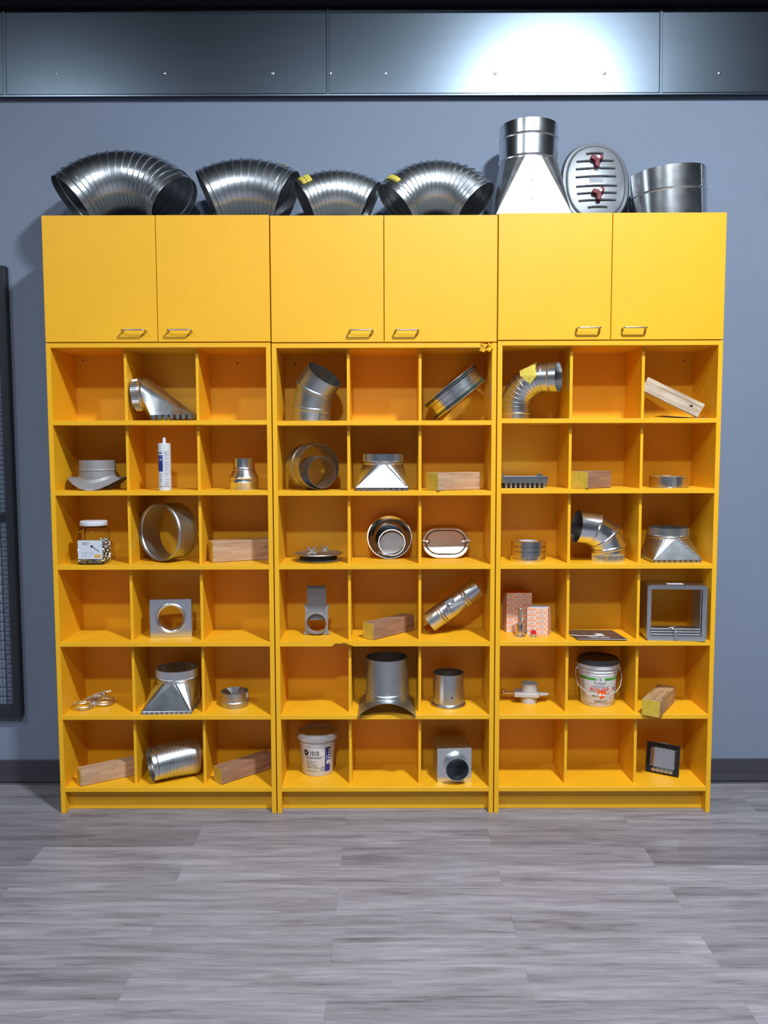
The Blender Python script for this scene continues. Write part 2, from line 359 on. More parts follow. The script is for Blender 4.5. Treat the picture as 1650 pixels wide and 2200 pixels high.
# ------------------------------------------------------------------ cabinets
W, D, TH = .914, .2776, .019
ZT, ZU = 2.4653, 1.9615
SH = [1.6501, 1.3632, 1.0562, .7336, .4229, .1118]     # shelf tops
UNIT = [(-1.5*W, 'left'), (-.5*W, 'middle'), (.5*W, 'right')]
DZU = [0, -.003, .004]
GAP = .0022
def handle_mesh():
    p = [(-.046, 0, 0), (-.046, -.022, 0)] + [(-.046+.008*(1-math.cos(t)), -.022-.008*math.sin(t), 0) for t in ramp(.4, PI/2, 4)] + [(.046-.008*(1-math.cos(t)), -.022-.008*math.sin(t), 0) for t in ramp(PI/2, .4, 4)] + [(.046, -.022, 0), (.046, 0, 0)]
    return MB().sweep(p, .0045, n=10, flat=.75).mesh('handle', 'nickel', smooth=50)
HM = handle_mesh()
for u, (ux, side) in enumerate(UNIT):
    dz = DZU[u]; g = GAP
    c = thing('wall_cabinet', f'yellow two-door upper cabinet on the {side} shelf unit', 'cabinet', T(ux, 0, ZU+dz+.0015), 'yellow upper cabinets')
    H = ZT-ZU-.0015
    b = MB().box(g, W-g, .0195, D, 0, .018).box(g, g+.018, .0195, D, .018, H-.018).box(W-g-.018, W-g, .0195, D, .018, H-.018).box(g+.018, W-g-.018, D-.008, D-.001, .018, H-.018)
    b.build('carcass', 'yellow_laminate', c, bevel=.0007, smooth=0)
    MB().box(g, W-g, .0195, D, H-.018, H).build('top_board', 'dusty_board', c, bevel=.0007, smooth=0)
    for k, (a, e) in enumerate(((g, W/2-.0013), (W/2+.0013, W-g))):
        d = MB().box(a, e, 0, .0185, .0025, H).build('door', 'yellow_laminate', c, bevel=.0012, smooth=0)
        hx = (W/2-.092, W/2+.092)[k]; link('handle', HM, d, T(hx, 0, .047))
    s = thing('cubby_shelf', f'{side} yellow open shelf unit with eighteen cubbyholes', 'shelf unit', T(ux, 0, 0), 'yellow cubby shelf units')
    top = ZU+dz
    for a, e in ((g, g+TH), (W-g-TH, W-g)):
        MB().prism([(a, 0), (e, 0), (e, top), (a, top)], 0, D).build('side_panel', 'yellow_laminate', s, bevel=.0009, smooth=0)
    x0, x1 = g+TH, W-g-TH
    if u == 1:      # the corner of this top board is broken away
        MB().prism([(x0, top-.0185), (x1-.048, top-.0185), (x1-.040, top-.024), (x1-.026, top-.026), (x1-.030, top-.014), (x1-.016, top-.010), (x1-.022, top-.004), (x1-.040, top-.003), (x1-.052, top), (x0, top)], 0, .022).box(x0, x1, .022, D, top-.0185, top).build('top_panel', 'yellow_laminate', s, smooth=0)
        ch = MB(); rnd = random.Random(3)
        for q in range(9):
            x = x1-.042+rnd.random()*.040; z = top-.027+rnd.random()*.022; r = .005+rnd.random()*.009; y = -.001-.006*rnd.random()
            ch.add([(x-r, y+.006, z-r*.3), (x+r*.5, y, z-r*.9), (x+r*1.3, y+.004, z+r*.3), (x-r*.2, y-.003*rnd.random(), z+r*.7), (x, .014, z)], [(0, 1, 3), (1, 2, 3), (0, 4, 1), (1, 4, 2), (2, 4, 3), (3, 4, 0)], None, 1 if q % 4 == 3 else 0)
        ch.build('chipped_corner', ['yellow_laminate', 'raw_chipboard'], s, smooth=0)
    else: MB().box(x0, x1, 0, D, top-.0185, top).build('top_panel', 'yellow_laminate', s, bevel=.0009, smooth=0)
    bp_ = MB().box(x0, x1, D-.008, D-.001, .05, top-.0185).build('back_panel', 'yellow_laminate', s, smooth=0)
    for hp in ([(178, 774), (510, 780)], [(634, 783)], [(1470, 776)])[u]:
        q_ = at(*hp, D-.0085); MB().lathe([(0, .0004), (.0035, .0004), (.0035, 0)], 10, M=T(q_.x-ux, D-.0082, q_.z) @ RX(90)).build('screw_hole', 'ink_black', bp_)
    zs = [z + (dz if k < 2 else 0) for k, z in enumerate(SH)]
    for k, z in enumerate(zs):
        if u == 1 and k == 3:    # a bite is broken out of this shelf edge
            n0 = at(712, 1384, 0).x-ux; n1 = at(760, 1384, 0).x-ux; w_ = n1-n0; rnd = random.Random(5)
            nt = [(n0, z-TH), (n0+w_*.12, z-TH*.55)] + [(n0+w_*(.12+.06*i), z-.003-.005*rnd.random()) for i in range(1, 9)] + [(n0+w_*.70, z-.008), (n0+w_*.84, z-TH*.7), (n1, z-TH)]
            MB().prism([(x0, z)]+[(x0, z-TH)]+nt+[(x1, z-TH), (x1, z)], 0, .018).box(x0, x1, .018, D-.009, z-TH, z).build('shelf', 'yellow_laminate', s, smooth=0)
            ch = MB()
            for i in range(9): 
                x = n0+w_*(.14+.055*i); r = .002+.003*rnd.random(); ch.prism([(x-r, z-.012), (x+r, z-.013), (x+r, z-.004-r), (x-r, z-.005)], .006+.004*rnd.random(), .019)
            ch.build('chipped_edge', ['raw_chipboard'], s, smooth=0)
        else: MB().box(x0, x1, 0, D-.009, z-TH, z).build('shelf', 'yellow_laminate', s, bevel=.0009, smooth=0)
        zc = (zs[k-1]-TH) if k else top-.0185
        iw = (x1-x0-2*.012)/3
        for q in (1, 2):
            dx = x0 + q*iw + (q-1)*.012
            MB().box(dx, dx+.012, .040, D-.0095, z, zc).build('divider', 'yellow_laminate', s, bevel=.0006, smooth=0)
    MB().box(x0, x1, .045, .063, .0006, SH[5]-TH).build('kick_board', 'yellow_laminate', s, bevel=.0006, smooth=0)

# ------------------------------------------------------------------ shared builders for the fittings
def Z(u, r): return SH[r-1] + (DZU[u-1] if r <= 2 else 0)          # top of the shelf under row r of unit u
def S(Y, z): return ((Y-CAM.y)*math.cos(_p) + (z-CAM.z)*math.sin(_p))/FPX      # metres per pixel there
def elbow(mb, r, Rb, B, gores, c0=.03, c1=.03, rib=.003, t=.0012, n=48, k=0, M=None, ribw=.004, squash=None, shut=False):
    # bend in the local x,z plane, arch upward, centred on the origin; angle from -B/2 to B/2 off vertical
    def ring(a, off, rr):
        # a: bend angle (deg), off: distance further along the tangent
        ca, sa = math.sin(R(a)), math.cos(R(a)); tx, tz = math.cos(R(a)), -math.sin(R(a))
        pts = []
        for j in range(n):
            q = 2*PI*j/n; d = rr*math.cos(q); y = rr*math.sin(q)
            if squash: y *= squash
            pts.append(((Rb+d)*ca+tx*off, y, (Rb+d)*sa+tz*off))
        return pts
    st = []
    a0 = -B/2
    if c0: st += [(a0, -c0, r), (a0, -c0*.55, r), (a0, -c0*.5, r+rib*.6), (a0, -c0*.42, r)]
    for g in range(gores+1):
        a = a0 + B*g/gores; da = math.degrees(ribw/2/(Rb+r))
        for dq, rr in ((-da, r), (-da*.5, r+rib*.8), (da*.5, r+rib*.8), (da, r)):
            aa = max(a0, min(-a0, a+dq)); st.append((aa, 0 if a0 < a+dq < -a0 or abs(aa) < -a0 else 0, rr))
    if c1: st += [(-a0, c1*.42, r), (-a0, c1*.5, r+rib*.6), (-a0, c1*.55, r), (-a0, c1, r)]
    if shut: return mb.rings([ring(*s) for s in st], cap=True, M=M, k=k)
    rs = [ring(*s) for s in st] + [ring(a, o, rr-t) for a, o, rr in reversed(st)]
    return mb.rings(rs, closed=True, M=M, k=k)
def sq_round(mb, circ, corners, n=10, t=0, M=None, k=0):      # sheet body from a round end to four corners
    A, B = [], []
    for q in range(4):
        for i in range(n+1): A.append(tuple(circ(q*90+90*i/n))); B.append(tuple(corners[q]))
    return mb.rings([A, B], M=M, k=k)
def tabs(mb, pts, h, cnt, gap=.35, t=.0008, M=None, k=0, taper=.0):  # cut tabs hanging below the edge a-b
    for (a, b), c in zip(pts, cnt):
        a, b = Vector(a), Vector(b); d = (b-a)/c; nrm = d.cross(Vector((0, 0, 1))).normalized()*t
        for i in range(c):
            p = a+d*(i+gap/2); q = a+d*(i+1-gap/2); e = d*taper; dn = Vector((0, 0, -h))
            mb.add([p, q, q-e+dn, p+e+dn, p+nrm, q+nrm, q-e+dn+nrm, p+e+dn+nrm], [(0,1,2,3),(7,6,5,4),(0,4,5,1),(1,5,6,2),(2,6,7,3),(3,7,4,0)], M, k)
    return mb
def collar_prof(r, h, beads=(), t=0): 
    p = [(r, 0)]
    for b in beads: p += bead(r, b, .0035, .005)
    return p + [(r, h*.97), (r, h)]
def boot(name, label, M, r, hc, hb, wx, wy, ox=0, oy=0, ntabs=(8, 9), m='galvanized', lip=.012, group='register boots', seams=1, rivets=0):
    t = thing(name, label, 'duct fitting', M, group)
    zf = .013; zb = zf+hb
    X0, X1, Y0, Y1 = -wx/2, wx/2, -wy/2, wy/2
    MB().pipe([(r, zb-.002), (r+.003, zb+.003), (r+.0035, zb+.006), (r, zb+.010), (r, zb+.012)] + [(r, z) for z in ramp(zb+.0125, zb+hc, 6)], n=180, M=T(ox, oy, 0), crimp=(zb+.0124, zb+hc+1, 60, .0035)).build('crimped_collar', m, t)
    cs = [(X1, Y1, zf), (X0, Y1, zf), (X0, Y0, zf), (X1, Y0, zf)]
    b = sq_round(MB(), lambda a: (ox+r*math.cos(R(a)), oy+r*math.sin(R(a)), zb), cs, 9)
    b.build('body', m, t, smooth=0)
    f = MB()
    e = [((X0, Y0, zf), (X1, Y0, zf)), ((X1, Y0, zf), (X1, Y1, zf)), ((X1, Y1, zf), (X0, Y1, zf)), ((X0, Y1, zf), (X0, Y0, zf))]
    tabs(f, e, zf-.0006, (ntabs[0], ntabs[1], ntabs[0], ntabs[1]), .22)
    for (a, b2) in e:
        a, b2 = Vector(a), Vector(b2); d = (b2-a).normalized(); nn = Vector((d.y, -d.x, 0))*.006
        f.add([a, b2, b2+nn-d*0, a+nn+d*0, a+Vector((0, 0, .001)), b2+Vector((0, 0, .001)), b2+nn+Vector((0, 0, .001)), a+nn+Vector((0, 0, .001))], [(0,3,2,1),(4,5,6,7),(0,1,5,4),(1,2,6,5),(2,3,7,6),(3,0,4,7)])
    f.build('tab_flange', m, t, smooth=0)
    if seams:      # folded seam strip running down one side of the front
        a = Vector((ox+r*math.sin(R(6)), oy-r*.995, zb)); c = Vector((X1-.01, Y0, zf+.004)); d = c-a; sd = Vector((.75, 0, .66))*.006; up = Vector((0, -.0014, .0003))
        MB().add([a+up, c+up, c+sd+up, a+sd+up, a-up, c-up, c+sd-up, a+sd-up], [(0,1,2,3),(7,6,5,4),(0,4,5,1),(1,5,6,2),(2,6,7,3),(3,7,4,0)]).build('seam_strip', m, t, smooth=0)
        for q in ramp(.18, .9, 4) if rivets else ():
            p = a+d*q+sd*.5+up*1.6
            MB().ball(p, .0028, 10).build('rivet', 'zinc', t)
    return t
def block(name, label, px, py, z, yaw, L, w, h, m='pine', end='yellow_paint', grp='wood blocks on the shelves', Y=None, nail=0, knots=()):
    p = at(px, py, Y) if Y is not None else onz(px, py, z)
    t = thing(name, label, 'wood block', T(p.x, p.y, z+.0006) @ RZ(yaw), grp)
    rnd = random.Random(int(px*7+py))
    MB().box(.0016, L, 0, w, 0, h).build('timber', m, t, bevel=.0022, smooth=0)
    if end: MB().box(0, .0016, .001, w-.001, .001, h-.001).build('painted_end', end, t, bevel=.0005, smooth=0)
    kn = MB()
    for a, b, r in knots: kn.lathe([(0, .0003), (r, .0003), (r, 0)], 10, M=T(L*a, 0, h*b) @ RX(90) , sy=.6)
    if knots: kn.build('knot', 'pine_brown', t)
    return t
def ring_thing(name, label, M, r, ln, m='galvanized_dull', beads=(), cat='duct fitting', grp=None, hole=False):
    t = thing(name, label, cat, M, grp)
    MB().pipe(collar_prof(r, ln, beads), n=64).build('sleeve', m, t)
    if hole: MB().lathe([(0, .0004), (.003, .0004), (.003, 0)], 10, M=RZ(hole) @ T(0, -r-.0002, ln*.55) @ RX(90)).build('screw_hole', 'ink_black', t)
    return t
STAND = RX(90)      # turns an upright turned piece so that its z axis points at the viewer

# ------------------------------------------------------------------ on top of the upper cabinets
TOPZ = [ZT+d for d in DZU]
def top_elbow(px, Y, r, Rb, B, gores, c, tilt, yaw, label, m='galvanized_elbow', tape=None, zt=ZT):
    h0 = (Rb-r)*math.cos(R(B/2)) - c*math.sin(R(B/2))       # lowest point above the bend centre
    x = at(px, 420, Y).x
    base = T(x, Y, zt+.001) @ RZ(yaw)
    t = thing('pleated_elbow', label, 'duct elbow', base, 'pleated elbows on top of the cabinets')
    # lean back about the resting edge, then drop on to the cabinet top
    Ml = RX(-tilt)
    e = elbow(MB(), r, Rb, B, gores, c, c, .0055, n=72, ribw=.010)
    zmin = min((Ml @ Vector(v)).z for v in e.v); ymid = sum((Ml @ Vector(v)).y for v in e.v)/len(e.v)
    Mf = T(0, -ymid, -zmin) @ Ml
    me = e.mesh('pleated_body', m, smooth=28); link('pleated_body', me, t, Mf)
    for s in (-1, 1):      # rolled collar edges
        a = s*B/2; ca, sa = math.sin(R(a)), math.cos(R(a)); tx, tz = math.cos(R(a))*s, -math.sin(R(a))*s
        pts = [((Rb+(r+.0004)*math.cos(2*PI*j/48))*ca+tx*c, (r+.0004)*math.sin(2*PI*j/48), (Rb+(r+.0004)*math.cos(2*PI*j/48))*sa+tz*c) for j in range(48)]
        link('rolled_edge', MB().sweep(pts, .0016, n=6, closed=True).mesh('rolled_edge', m), t, Mf)
    if tape:
        for (a, q0, q1, wd) in tape:     # strip of tape stuck round the pipe wall at bend angle a
            rs = []
            for i in range(9):
                q = R(q0+(q1-q0)*i/8); d = (r+.0042)*math.cos(q); y = (r+.0042)*math.sin(q); row = []
                for o in (-wd/2, -wd/4, 0, wd/4, wd/2):
                    aa = a+math.degrees(o/(Rb+r)); row.append(((Rb+d)*math.sin(R(aa)), y, (Rb+d)*math.cos(R(aa))))
                rs.append(row)
            vs = [p for r_ in rs for p in r_]; fs = [(i*5+j, i*5+j+1, i*5+j+6, i*5+j+5) for i in range(8) for j in range(4)]
            g = MB().add(vs, fs); o = link('tape', g.mesh('tape', 'tape_yellow'), t, Mf); sd = o.modifiers.new('s', 'SOLIDIFY'); sd.thickness = .0006
    return t
top_elbow(269, .165, .118, .243, 92, 13, .05, 25, 3, 'largest pleated metal elbow at the left end of the cabinet top')
top_elbow(533, .165, .118, .300, 52, 9, .035, 16, 2, 'stubby pleated elbow on the cabinet top, second from the left', tape=[(20, -28, 12, .045)])
top_elbow(725, .150, .094, .232, 56, 10, .03, 14, 3, 'smallest pleated elbow on the cabinet top with yellow tape on its left rim', 'galvanized', tape=[(-31, 200, 262, .05)] if 0 else [(-27, -75, -30, .055)])
top_elbow(936, .160, .104, .196, 92, 14, .035, 18, -3, 'arched pleated elbow on the cabinet top beside the square transition', 'galvanized', tape=[(-44, -80, -30, .03)])
# square-to-round transition
Yt = .172; sc = S(Yt, 2.7)
t = thing('square_to_round_transition', 'galvanized square-to-round transition standing on the right upper cabinet', 'duct fitting', T(at(1134, 430, Yt).x, Yt, TOPZ[2]+.0005))
r = .121; zc = .242; hw = .151
MB().pipe(collar_prof(r, .155, (.012, .098)), n=64, M=T(0, 0, zc-.006)).build('round_collar', 'galvanized_bright', t)
sq_round(MB(), lambda a: (r*math.cos(R(a)), r*math.sin(R(a)), zc), [(hw, hw, .004), (-hw, hw, .004), (-hw, -hw, .004), (hw, -hw, .004)], 6).build('tapered_body', 'galvanized_dull', t, smooth=0)
MB().box(-hw, hw, -hw, -hw+.0012, 0, .004).box(-hw, hw, hw-.0012, hw, 0, .004).box(-hw, -hw+.0012, -hw, hw, 0, .004).box(hw-.0012, hw, -hw, hw, 0, .004).build('square_collar', 'galvanized', t, smooth=0)
MB().add([(-.002, -r-.001, zc), (.004, -r-.001, zc), (.004, -hw-.001, .004), (-.002, -hw-.001, .004), (-.002, -r+.002, zc), (.004, -r+.002, zc), (.004, -hw+.002, .004), (-.002, -hw+.002, .004)], [(0,1,2,3),(7,6,5,4),(0,4,5,1),(1,5,6,2),(2,6,7,3),(3,7,4,0)]).build('lap_seam', 'galvanized', t, smooth=0)
for q in ramp(.1, .92, 6): MB().ball((-.006, -r-(hw-r)*q-.0005, zc+(.004-zc)*q), .003, 10).build('spot_rivet', 'zinc', t)
for q in (.128, .085, .045): MB().ball((.002, -r-.001, zc+q), .0028, 10).build('spot_rivet', 'zinc', t)
# oval access door leaning on the wall
Yd = .20; po = at(1281, 458, Yd)
t = thing('oval_access_door', 'large oval ribbed access door with two red knobs leaning on the wall', 'access door', T(po.x, Yd, TOPZ[2]+.0008) @ RX(-9) @ RY(-1.5))
ow, oh = .140, .176
def oval(a, b, y, n=64, e=2.25):
    return [(a*math.copysign(abs(math.cos(2*PI*j/n))**(2/e), math.cos(2*PI*j/n)), y, oh+b*math.copysign(abs(math.sin(2*PI*j/n))**(2/e), math.sin(2*PI*j/n))) for j in range(n)]
MB().rings([oval(ow-.004, oh-.004, .0), oval(ow, oh, -.004), oval(ow, oh, -.022), oval(ow-.003, oh-.003, -.026), oval(ow-.014, oh-.014, -.028), oval(ow-.018, oh-.018, -.034), oval(ow-.024, oh-.024, -.036)], cap=True).build('cover', 'door_metal', t, smooth=40)
MB().sweep(oval(ow+.0008, oh+.0008, -.012), .004, n=8, closed=True).build('edge_gasket', 'rubber_black', t)
rb = [(.30, 332), (.66, 349), (.70, 366), (.72, 384), (.72, 405), (.70, 421), (.66, 437), (.34, 452)]
for f, py in rb:
    zz = oh*2-(py-306)*sc; hl = f*.085/.72*1.0
    o = MB().sweep([(-hl, -.0355, zz-.002), (-hl*.5, -.0365, zz), (0, -.037, zz+.0006), (hl*.5, -.0365, zz), (hl, -.0355, zz-.002)], .0075, n=12, flat=.6).build('rib', 'door_metal', t)
for zz, ro in ((oh*2-(350-306)*sc, 0), (oh*2-(424-306)*sc, 10)):
    kb = MB()
    for ang, ln in ((-90, .030), (30+ro, .025), (150+ro, .025)):
        ca, sa = math.cos(R(ang)), math.sin(R(ang)); px_, pz_ = -sa, ca
        pts = [(px_*.010, pz_*.010), (ca*ln+px_*.0095, sa*ln+pz_*.0095), (ca*(ln+.004), sa*(ln+.004)), (ca*ln-px_*.0095, sa*ln-pz_*.0095), (-px_*.010, -pz_*.010)]
        kb.prism(pts, -.058, -.040)
    k_ = kb.build('knob', 'red_knob', t, bevel=.0015, M=T(.004, 0, zz))
    MB().lathe([(.0, 0), (.0055, 0), (.0055, .018), (0, .018)], 12, M=T(.006, -.042, .008) @ RX(90)).build('stud', 'zinc', k_)
MB().box(-.030, .030, -.0372, -.0362, 0, .022, M=T(0, 0, oh*2-(397-306)*sc)).build('sticker', 'ink_grey', t, smooth=0)
MB().box(-.022, .022, -.0372, -.0362, 0, .009, M=T(0, 0, oh*2-(371-306)*sc)).build('sticker', 'white_paper', t, smooth=0)
# short collar at the right end
Yc = .178; sc = S(Yc, 2.6)
t = thing('short_collar', 'wide short galvanized collar at the right end of the cabinet top', 'duct fitting', T(at(1439, 440, Yc).x, Yc, TOPZ[2]+.012) @ RY(-4.0) @ RX(3))
MB().pipe(collar_prof(.1515, .195, (.105,)), n=72).build('sleeve', 'galvanized_bright', t)
MB().box(-.012, .012, -.1532, -.1505, .0, .192, M=RZ(42)).build('lap_seam', 'galvanized_bright', t, bevel=.0006, smooth=0)
for zz in (.03, .075, .128, .168): MB().ball((0, -.1535, zz), .0026, 8, M=RZ(42)).build('rivet', 'zinc', t)

# ------------------------------------------------------------------ left unit
z = Z(1, 1); Yb = .105; sc = S(Yb, z)
t = thing('angle_boot', 'galvanized angle boot with a crimped round neck in the top row', 'duct fitting', T(at(297, 900, Yb).x, Yb, z+.0005), 'register boots')
r = .069; zc = .113
MB().pipe([(r, 0), (r+.003, .003), (r+.003, .006), (r, .010), (r, .012)]+[(r, q) for q in ramp(.0125, .040, 6)], n=180, M=T(.030, 0, zc) @ RY(-97), crimp=(.0124, 1, 60, .003)).build('crimped_collar', 'galvanized_bright', t)
xa, xb, zf = .078, .250, .022; yh = .092
sq_round(MB(), lambda a: (.032+.004*math.sin(R(a)), -r*math.cos(R(a)), zc+r*math.sin(R(a))), [(xb, -yh, zf+.004), (xb, yh, zf+.004), (xa, yh, zf), (xa, -yh, zf)], 14).build('body', 'galvanized_bright', t, smooth=25)
tabs(MB(), [((xa, -yh, zf), (xb, -yh, zf+.004)), ((xb, -yh, zf+.004), (xb, yh, zf+.004)), ((xb, yh, zf+.004), (xa, yh, zf)), ((xa, yh, zf), (xa, -yh, zf))], zf-.002, (7, 7, 7, 7), .16, taper=.2).build('tab_flange', 'galvanized', t, smooth=0)
# saddle take-off
def saddle(name, label, M, r, hc, beads, Rp, fx, fy, axis, m, rect=False, flare=.02, cat='duct fitting', bl=2.6):
    t = thing(name, label, cat, M, 'saddle take-offs')
    drop = Rp-math.sqrt(Rp*Rp-(fy if axis == 'X' else fx)**2)
    zs = drop+.0015
    def zat(x, y): q = y if axis == 'X' else x; return zs-(Rp-math.sqrt(max(0, Rp*Rp-q*q)))
    n = 64; rs = []
    def circ(rr, zo): return [(rr*math.cos(2*PI*j/n), rr*math.sin(2*PI*j/n), zo) for j in range(n)]
    def wall(rr): return [[(rr*math.cos(2*PI*j/n), rr*math.sin(2*PI*j/n), zat(rr*math.cos(2*PI*j/n), rr*math.sin(2*PI*j/n))) for j in range(n)]]
    pr = [p for b in beads for p in bead(r, b+.003, .003, .005)] + [(r, hc)]
    MB().rings(wall(r) + [circ(rr, zs+flare+q) for rr, q in [(r, .0)]+pr] + [circ(rr-.0014, zs+flare+q) for rr, q in reversed([(r, .0)]+pr)] + wall(r-.0014), closed=True).build('collar', m, t)
    def edge(f):
        o = []
        for j in range(n):
            a = 2*PI*j/n; c, s = math.cos(a), math.sin(a)
            if rect: q = 1/max(abs(c)/fx, abs(s)/fy); x1, y1 = c*q, s*q
            else: x1, y1 = fx*c, fy*s
            x0, y0 = r*c, r*s; x, y = x0+(x1-x0)*f, y0+(y1-y0)*f
            w_ = max(0, 1-f*bl)**2; o.append((x, y, zat(x, y)+.012*w_))
        return o
    fl = [edge(f) for f in (0, .04, .08, .13, .2, .28, .37, .47, .6, .8, 1)]
    MB().rings(fl + [[(x, y, q-.0014) for x, y, q in rr] for rr in reversed(fl)], closed=True).build('saddle_flange', m, t, smooth=40)
    return t
z = Z(1, 2); Ys = .13
saddle('saddle_takeoff', 'silver round take-off on a curved oval saddle in the second row', T(at(211, 1050, Ys).x, Ys, z), .0745, .060, (.016,), .132, .121, .106, 'X', 'cast_grey', flare=.010, bl=4)
# sealant tube
Yq = .045; sc = S(Yq, z); r = .0258
t = thing('sealant_tube', 'white sealant cartridge with a blue label standing upright', 'cartridge', T(at(355, 1052, Yq).x, Yq, z+.0004) @ RZ(14))
MB().lathe([(0, 0), (r, 0), (r, .192), (r-.002, .194), (.008, .195), (.007, .200), (.0068, .212), (.005, .217), (0, .2185)], 40).build('cartridge', 'white_plastic', t, smooth=35)
def wrapped(name, parent, r, parts, mats, off=.0003):
    g = MB(); 
    for (vs, fs), a0, zz, k in parts: g.add(wrap_flat(vs, (lambda q: r(q)+off) if callable(r) else r+off, a0, zz), fs, None, k)
    return g.build(name, mats, parent, smooth=0)
wp = [(grid_rect(.0285, .067, 8), -1.36, .0785, 0), (grid_rect(.026, .0045, 6), -1.33, .1515, 0), (grid_rect(.023, .009, 6), -1.25, .122, 1)]
for i, zz in enumerate((.1415, .1370)): wp.append((grid_rect(.023, .0012, 6), -1.25, zz, 1))
wrapped('front_label', t, r, wp, ['ink_navy', 'white_print'])
rnd = random.Random(11); wp = []
for zz in [q for q in ramp(.020, .160, 52)]:
    if rnd.random() < .16 or .074 < zz < .079: continue
    wp.append((grid_rect(.021*(.55+.45*rnd.random()), .0013, 5), -.02, zz, 0))
for zz in ramp(.022, .070, 13):
    if rnd.random() < .2: continue
    wp.append((grid_rect(.013*(.6+.4*rnd.random()), .0016, 4), -.86, zz, 0))
wrapped('small_print', t, r, wp, ['ink_grey'])
wrapped('base_line', t, r, [(grid_rect(.056, .0016, 12), -1.2, .0155, 0)], ['ink_black'])
# reducer
Yr = .12; t = thing('round_reducer', 'small bright reducer that narrows towards the top, second row', 'duct fitting', T(at(525, 1051, Yr).x, Yr, z+.0004))
MB().pipe([(.060, 0), (.060, .026), (.062, .030), (.0605, .035), (.060, .044), (.0635, .048), (.0615, .053), (.058, .058), (.049, .076), (.0455, .082)], n=56).build('lower_cone', 'galvanized_bright', t)
MB().pipe([(.0455, .081), (.049, .0845), (.0455, .089), (.0443, .093), (.0443, .131)], n=56).build('neck', 'galvanized_bright', t)
MB().ball((.004, -.0603, .012), .003).build('rivet', 'zinc', t)
# jar of screws
z = Z(1, 3); Yj = .062; sc = S(Yj, z)
t = thing('screw_jar', 'clear square jar of screws with a white lid and paper label', 'jar', T(at(203, 1208, Yj).x, Yj+.004, z+.0004) @ RZ(1))
def sqring(h, zz, ch=.010):
    p = []
    for sx_, sy_ in ((1, -1), (1, 1), (-1, 1), (-1, -1)):
        a = [(h-ch, 0), (h, ch)] if 0 else None
        c0 = (sx_*(h-ch), sy_*(h-ch)); st = {(1, -1): -90, (1, 1): 0, (-1, 1): 90, (-1, -1): 180}[(sx_, sy_)]
        p += [(c0[0]+ch*math.cos(R(st+d)), c0[1]+ch*math.sin(R(st+d)), zz) for d in (0, 22, 45, 67, 90)]
    return p
JH = .053
body = [sqring(JH-.004, 0), sqring(JH, .005), sqring(JH, .138), sqring(JH-.006, .147), sqring(JH-.011, .151, .030), sqring(JH-.011, .166, .030)]
MB().rings(body).add(sqring(JH-.004, 0), [tuple(range(20))]).build('jar_wall', 'clear_plastic', t, smooth=40)
MB().lathe([(0, .180), (.050, .180), (.0545, .178), (.0555, .174), (.0555, .162), (.0545, .160), (0, .160)], 48).build('lid', 'white_plastic', t)
sg = MB(); rnd = random.Random(21); hb_ = JH-.007
for i in range(430):
    if i < 300:      # against the walls, where they show
        side = rnd.choice((0, 1, 1, 2)); q = rnd.uniform(-hb_, hb_); c = ((q, -hb_, 0), (hb_, q, 0), (-hb_, q, 0))[side]
    else: c = (rnd.uniform(-hb_, hb_), rnd.uniform(-hb_, hb_), 0)
    c = Vector((c[0], c[1], rnd.uniform(.012, .088+.012*c[0]/hb_))) if i < 300 else Vector((c[0], c[1], rnd.uniform(.07, .086)))
    d = Vector((rnd.gauss(0, 1), rnd.gauss(0, .4), rnd.gauss(0, .8))).normalized(); M = T(*c) @ d.to_track_quat('Z', 'Y').to_matrix().to_4x4()
    sg.lathe([(.0045, -.010), (.0045, -.007), (.0022, -.0068), (.0018, .007), (0, .010)], 6, M=M)
o = sg.build('screws', 'zinc', t, smooth=0); o['kind'] = 'stuff'
MB().box(-hb_+.003, hb_-.003, -hb_+.003, hb_-.003, .004, .076).build('screw_core', 'galvanized_dull', t, smooth=0)
MB().box(-.050, .050, -JH-.0012, -JH-.0004, .024, .102).build('paper_label', 'white_paper', t, smooth=0)
lb = MB(); FM = T(0, -JH-.0014, 0) @ RX(90)
def flat_text(mb, s, size, x, zz, M, k=0, bold=0., squeeze=1., shear=0.):
    vs, fs = text_geo(s, size, bold, squeeze, shear); mb.add([(a+x, b+zz, 0) for a, b in vs], fs, M, k)
flat_text(lb, '10-16X3/4', .0090, -.036, .047, FM, 1)
lb.box(-.036, .012, .0405, .0411, 0, .0002, M=FM, k=1)
flat_text(lb, 'PUNK SCREWS' if 0 else 'HEX SCREWS', .0038, -.036, .0335, FM, 1)
lb.box(.018, .044, .030, .042, 0, .0002, M=FM, k=2)
# stylised mark: two slanted strokes and a rounded loop
for x in (-.033, -.0245): lb.prism([(x, .083), (x+.003, .083), (x+.0085, .0935 if x < -.03 else .090), (x+.0055, .0935 if x < -.03 else .090)], 0, .0002, M=T(0, -JH-.0014, 0), k=0)
lp = [(-.021, 0, .0935), (-.011, 0, .0935), (-.006, 0, .0915), (-.004, 0, .0885), (-.006, 0, .0855), (-.011, 0, .0835), (-.0155, 0, .0835), (-.020, 0, .0900)]
lb.sweep(lp, .0011, n=6, M=T(0, -JH-.0016, 0), k=0, flat=.2)
# picture of a screw
MS = T(.010, -JH-.0016, .075) @ RY(36)
lb.box(0, .034, -.0002, .0002, -.0012, .0012, M=MS, k=0).box(-.008, 0, -.0002, .0002, -.004, .004, M=MS, k=0).box(-.001, .001, -.0002, .0002, -.0062, .0062, M=MS, k=0)
lb.build('label_print', ['ink_black', 'ink_grey', 'ink_amber'], t, smooth=0)
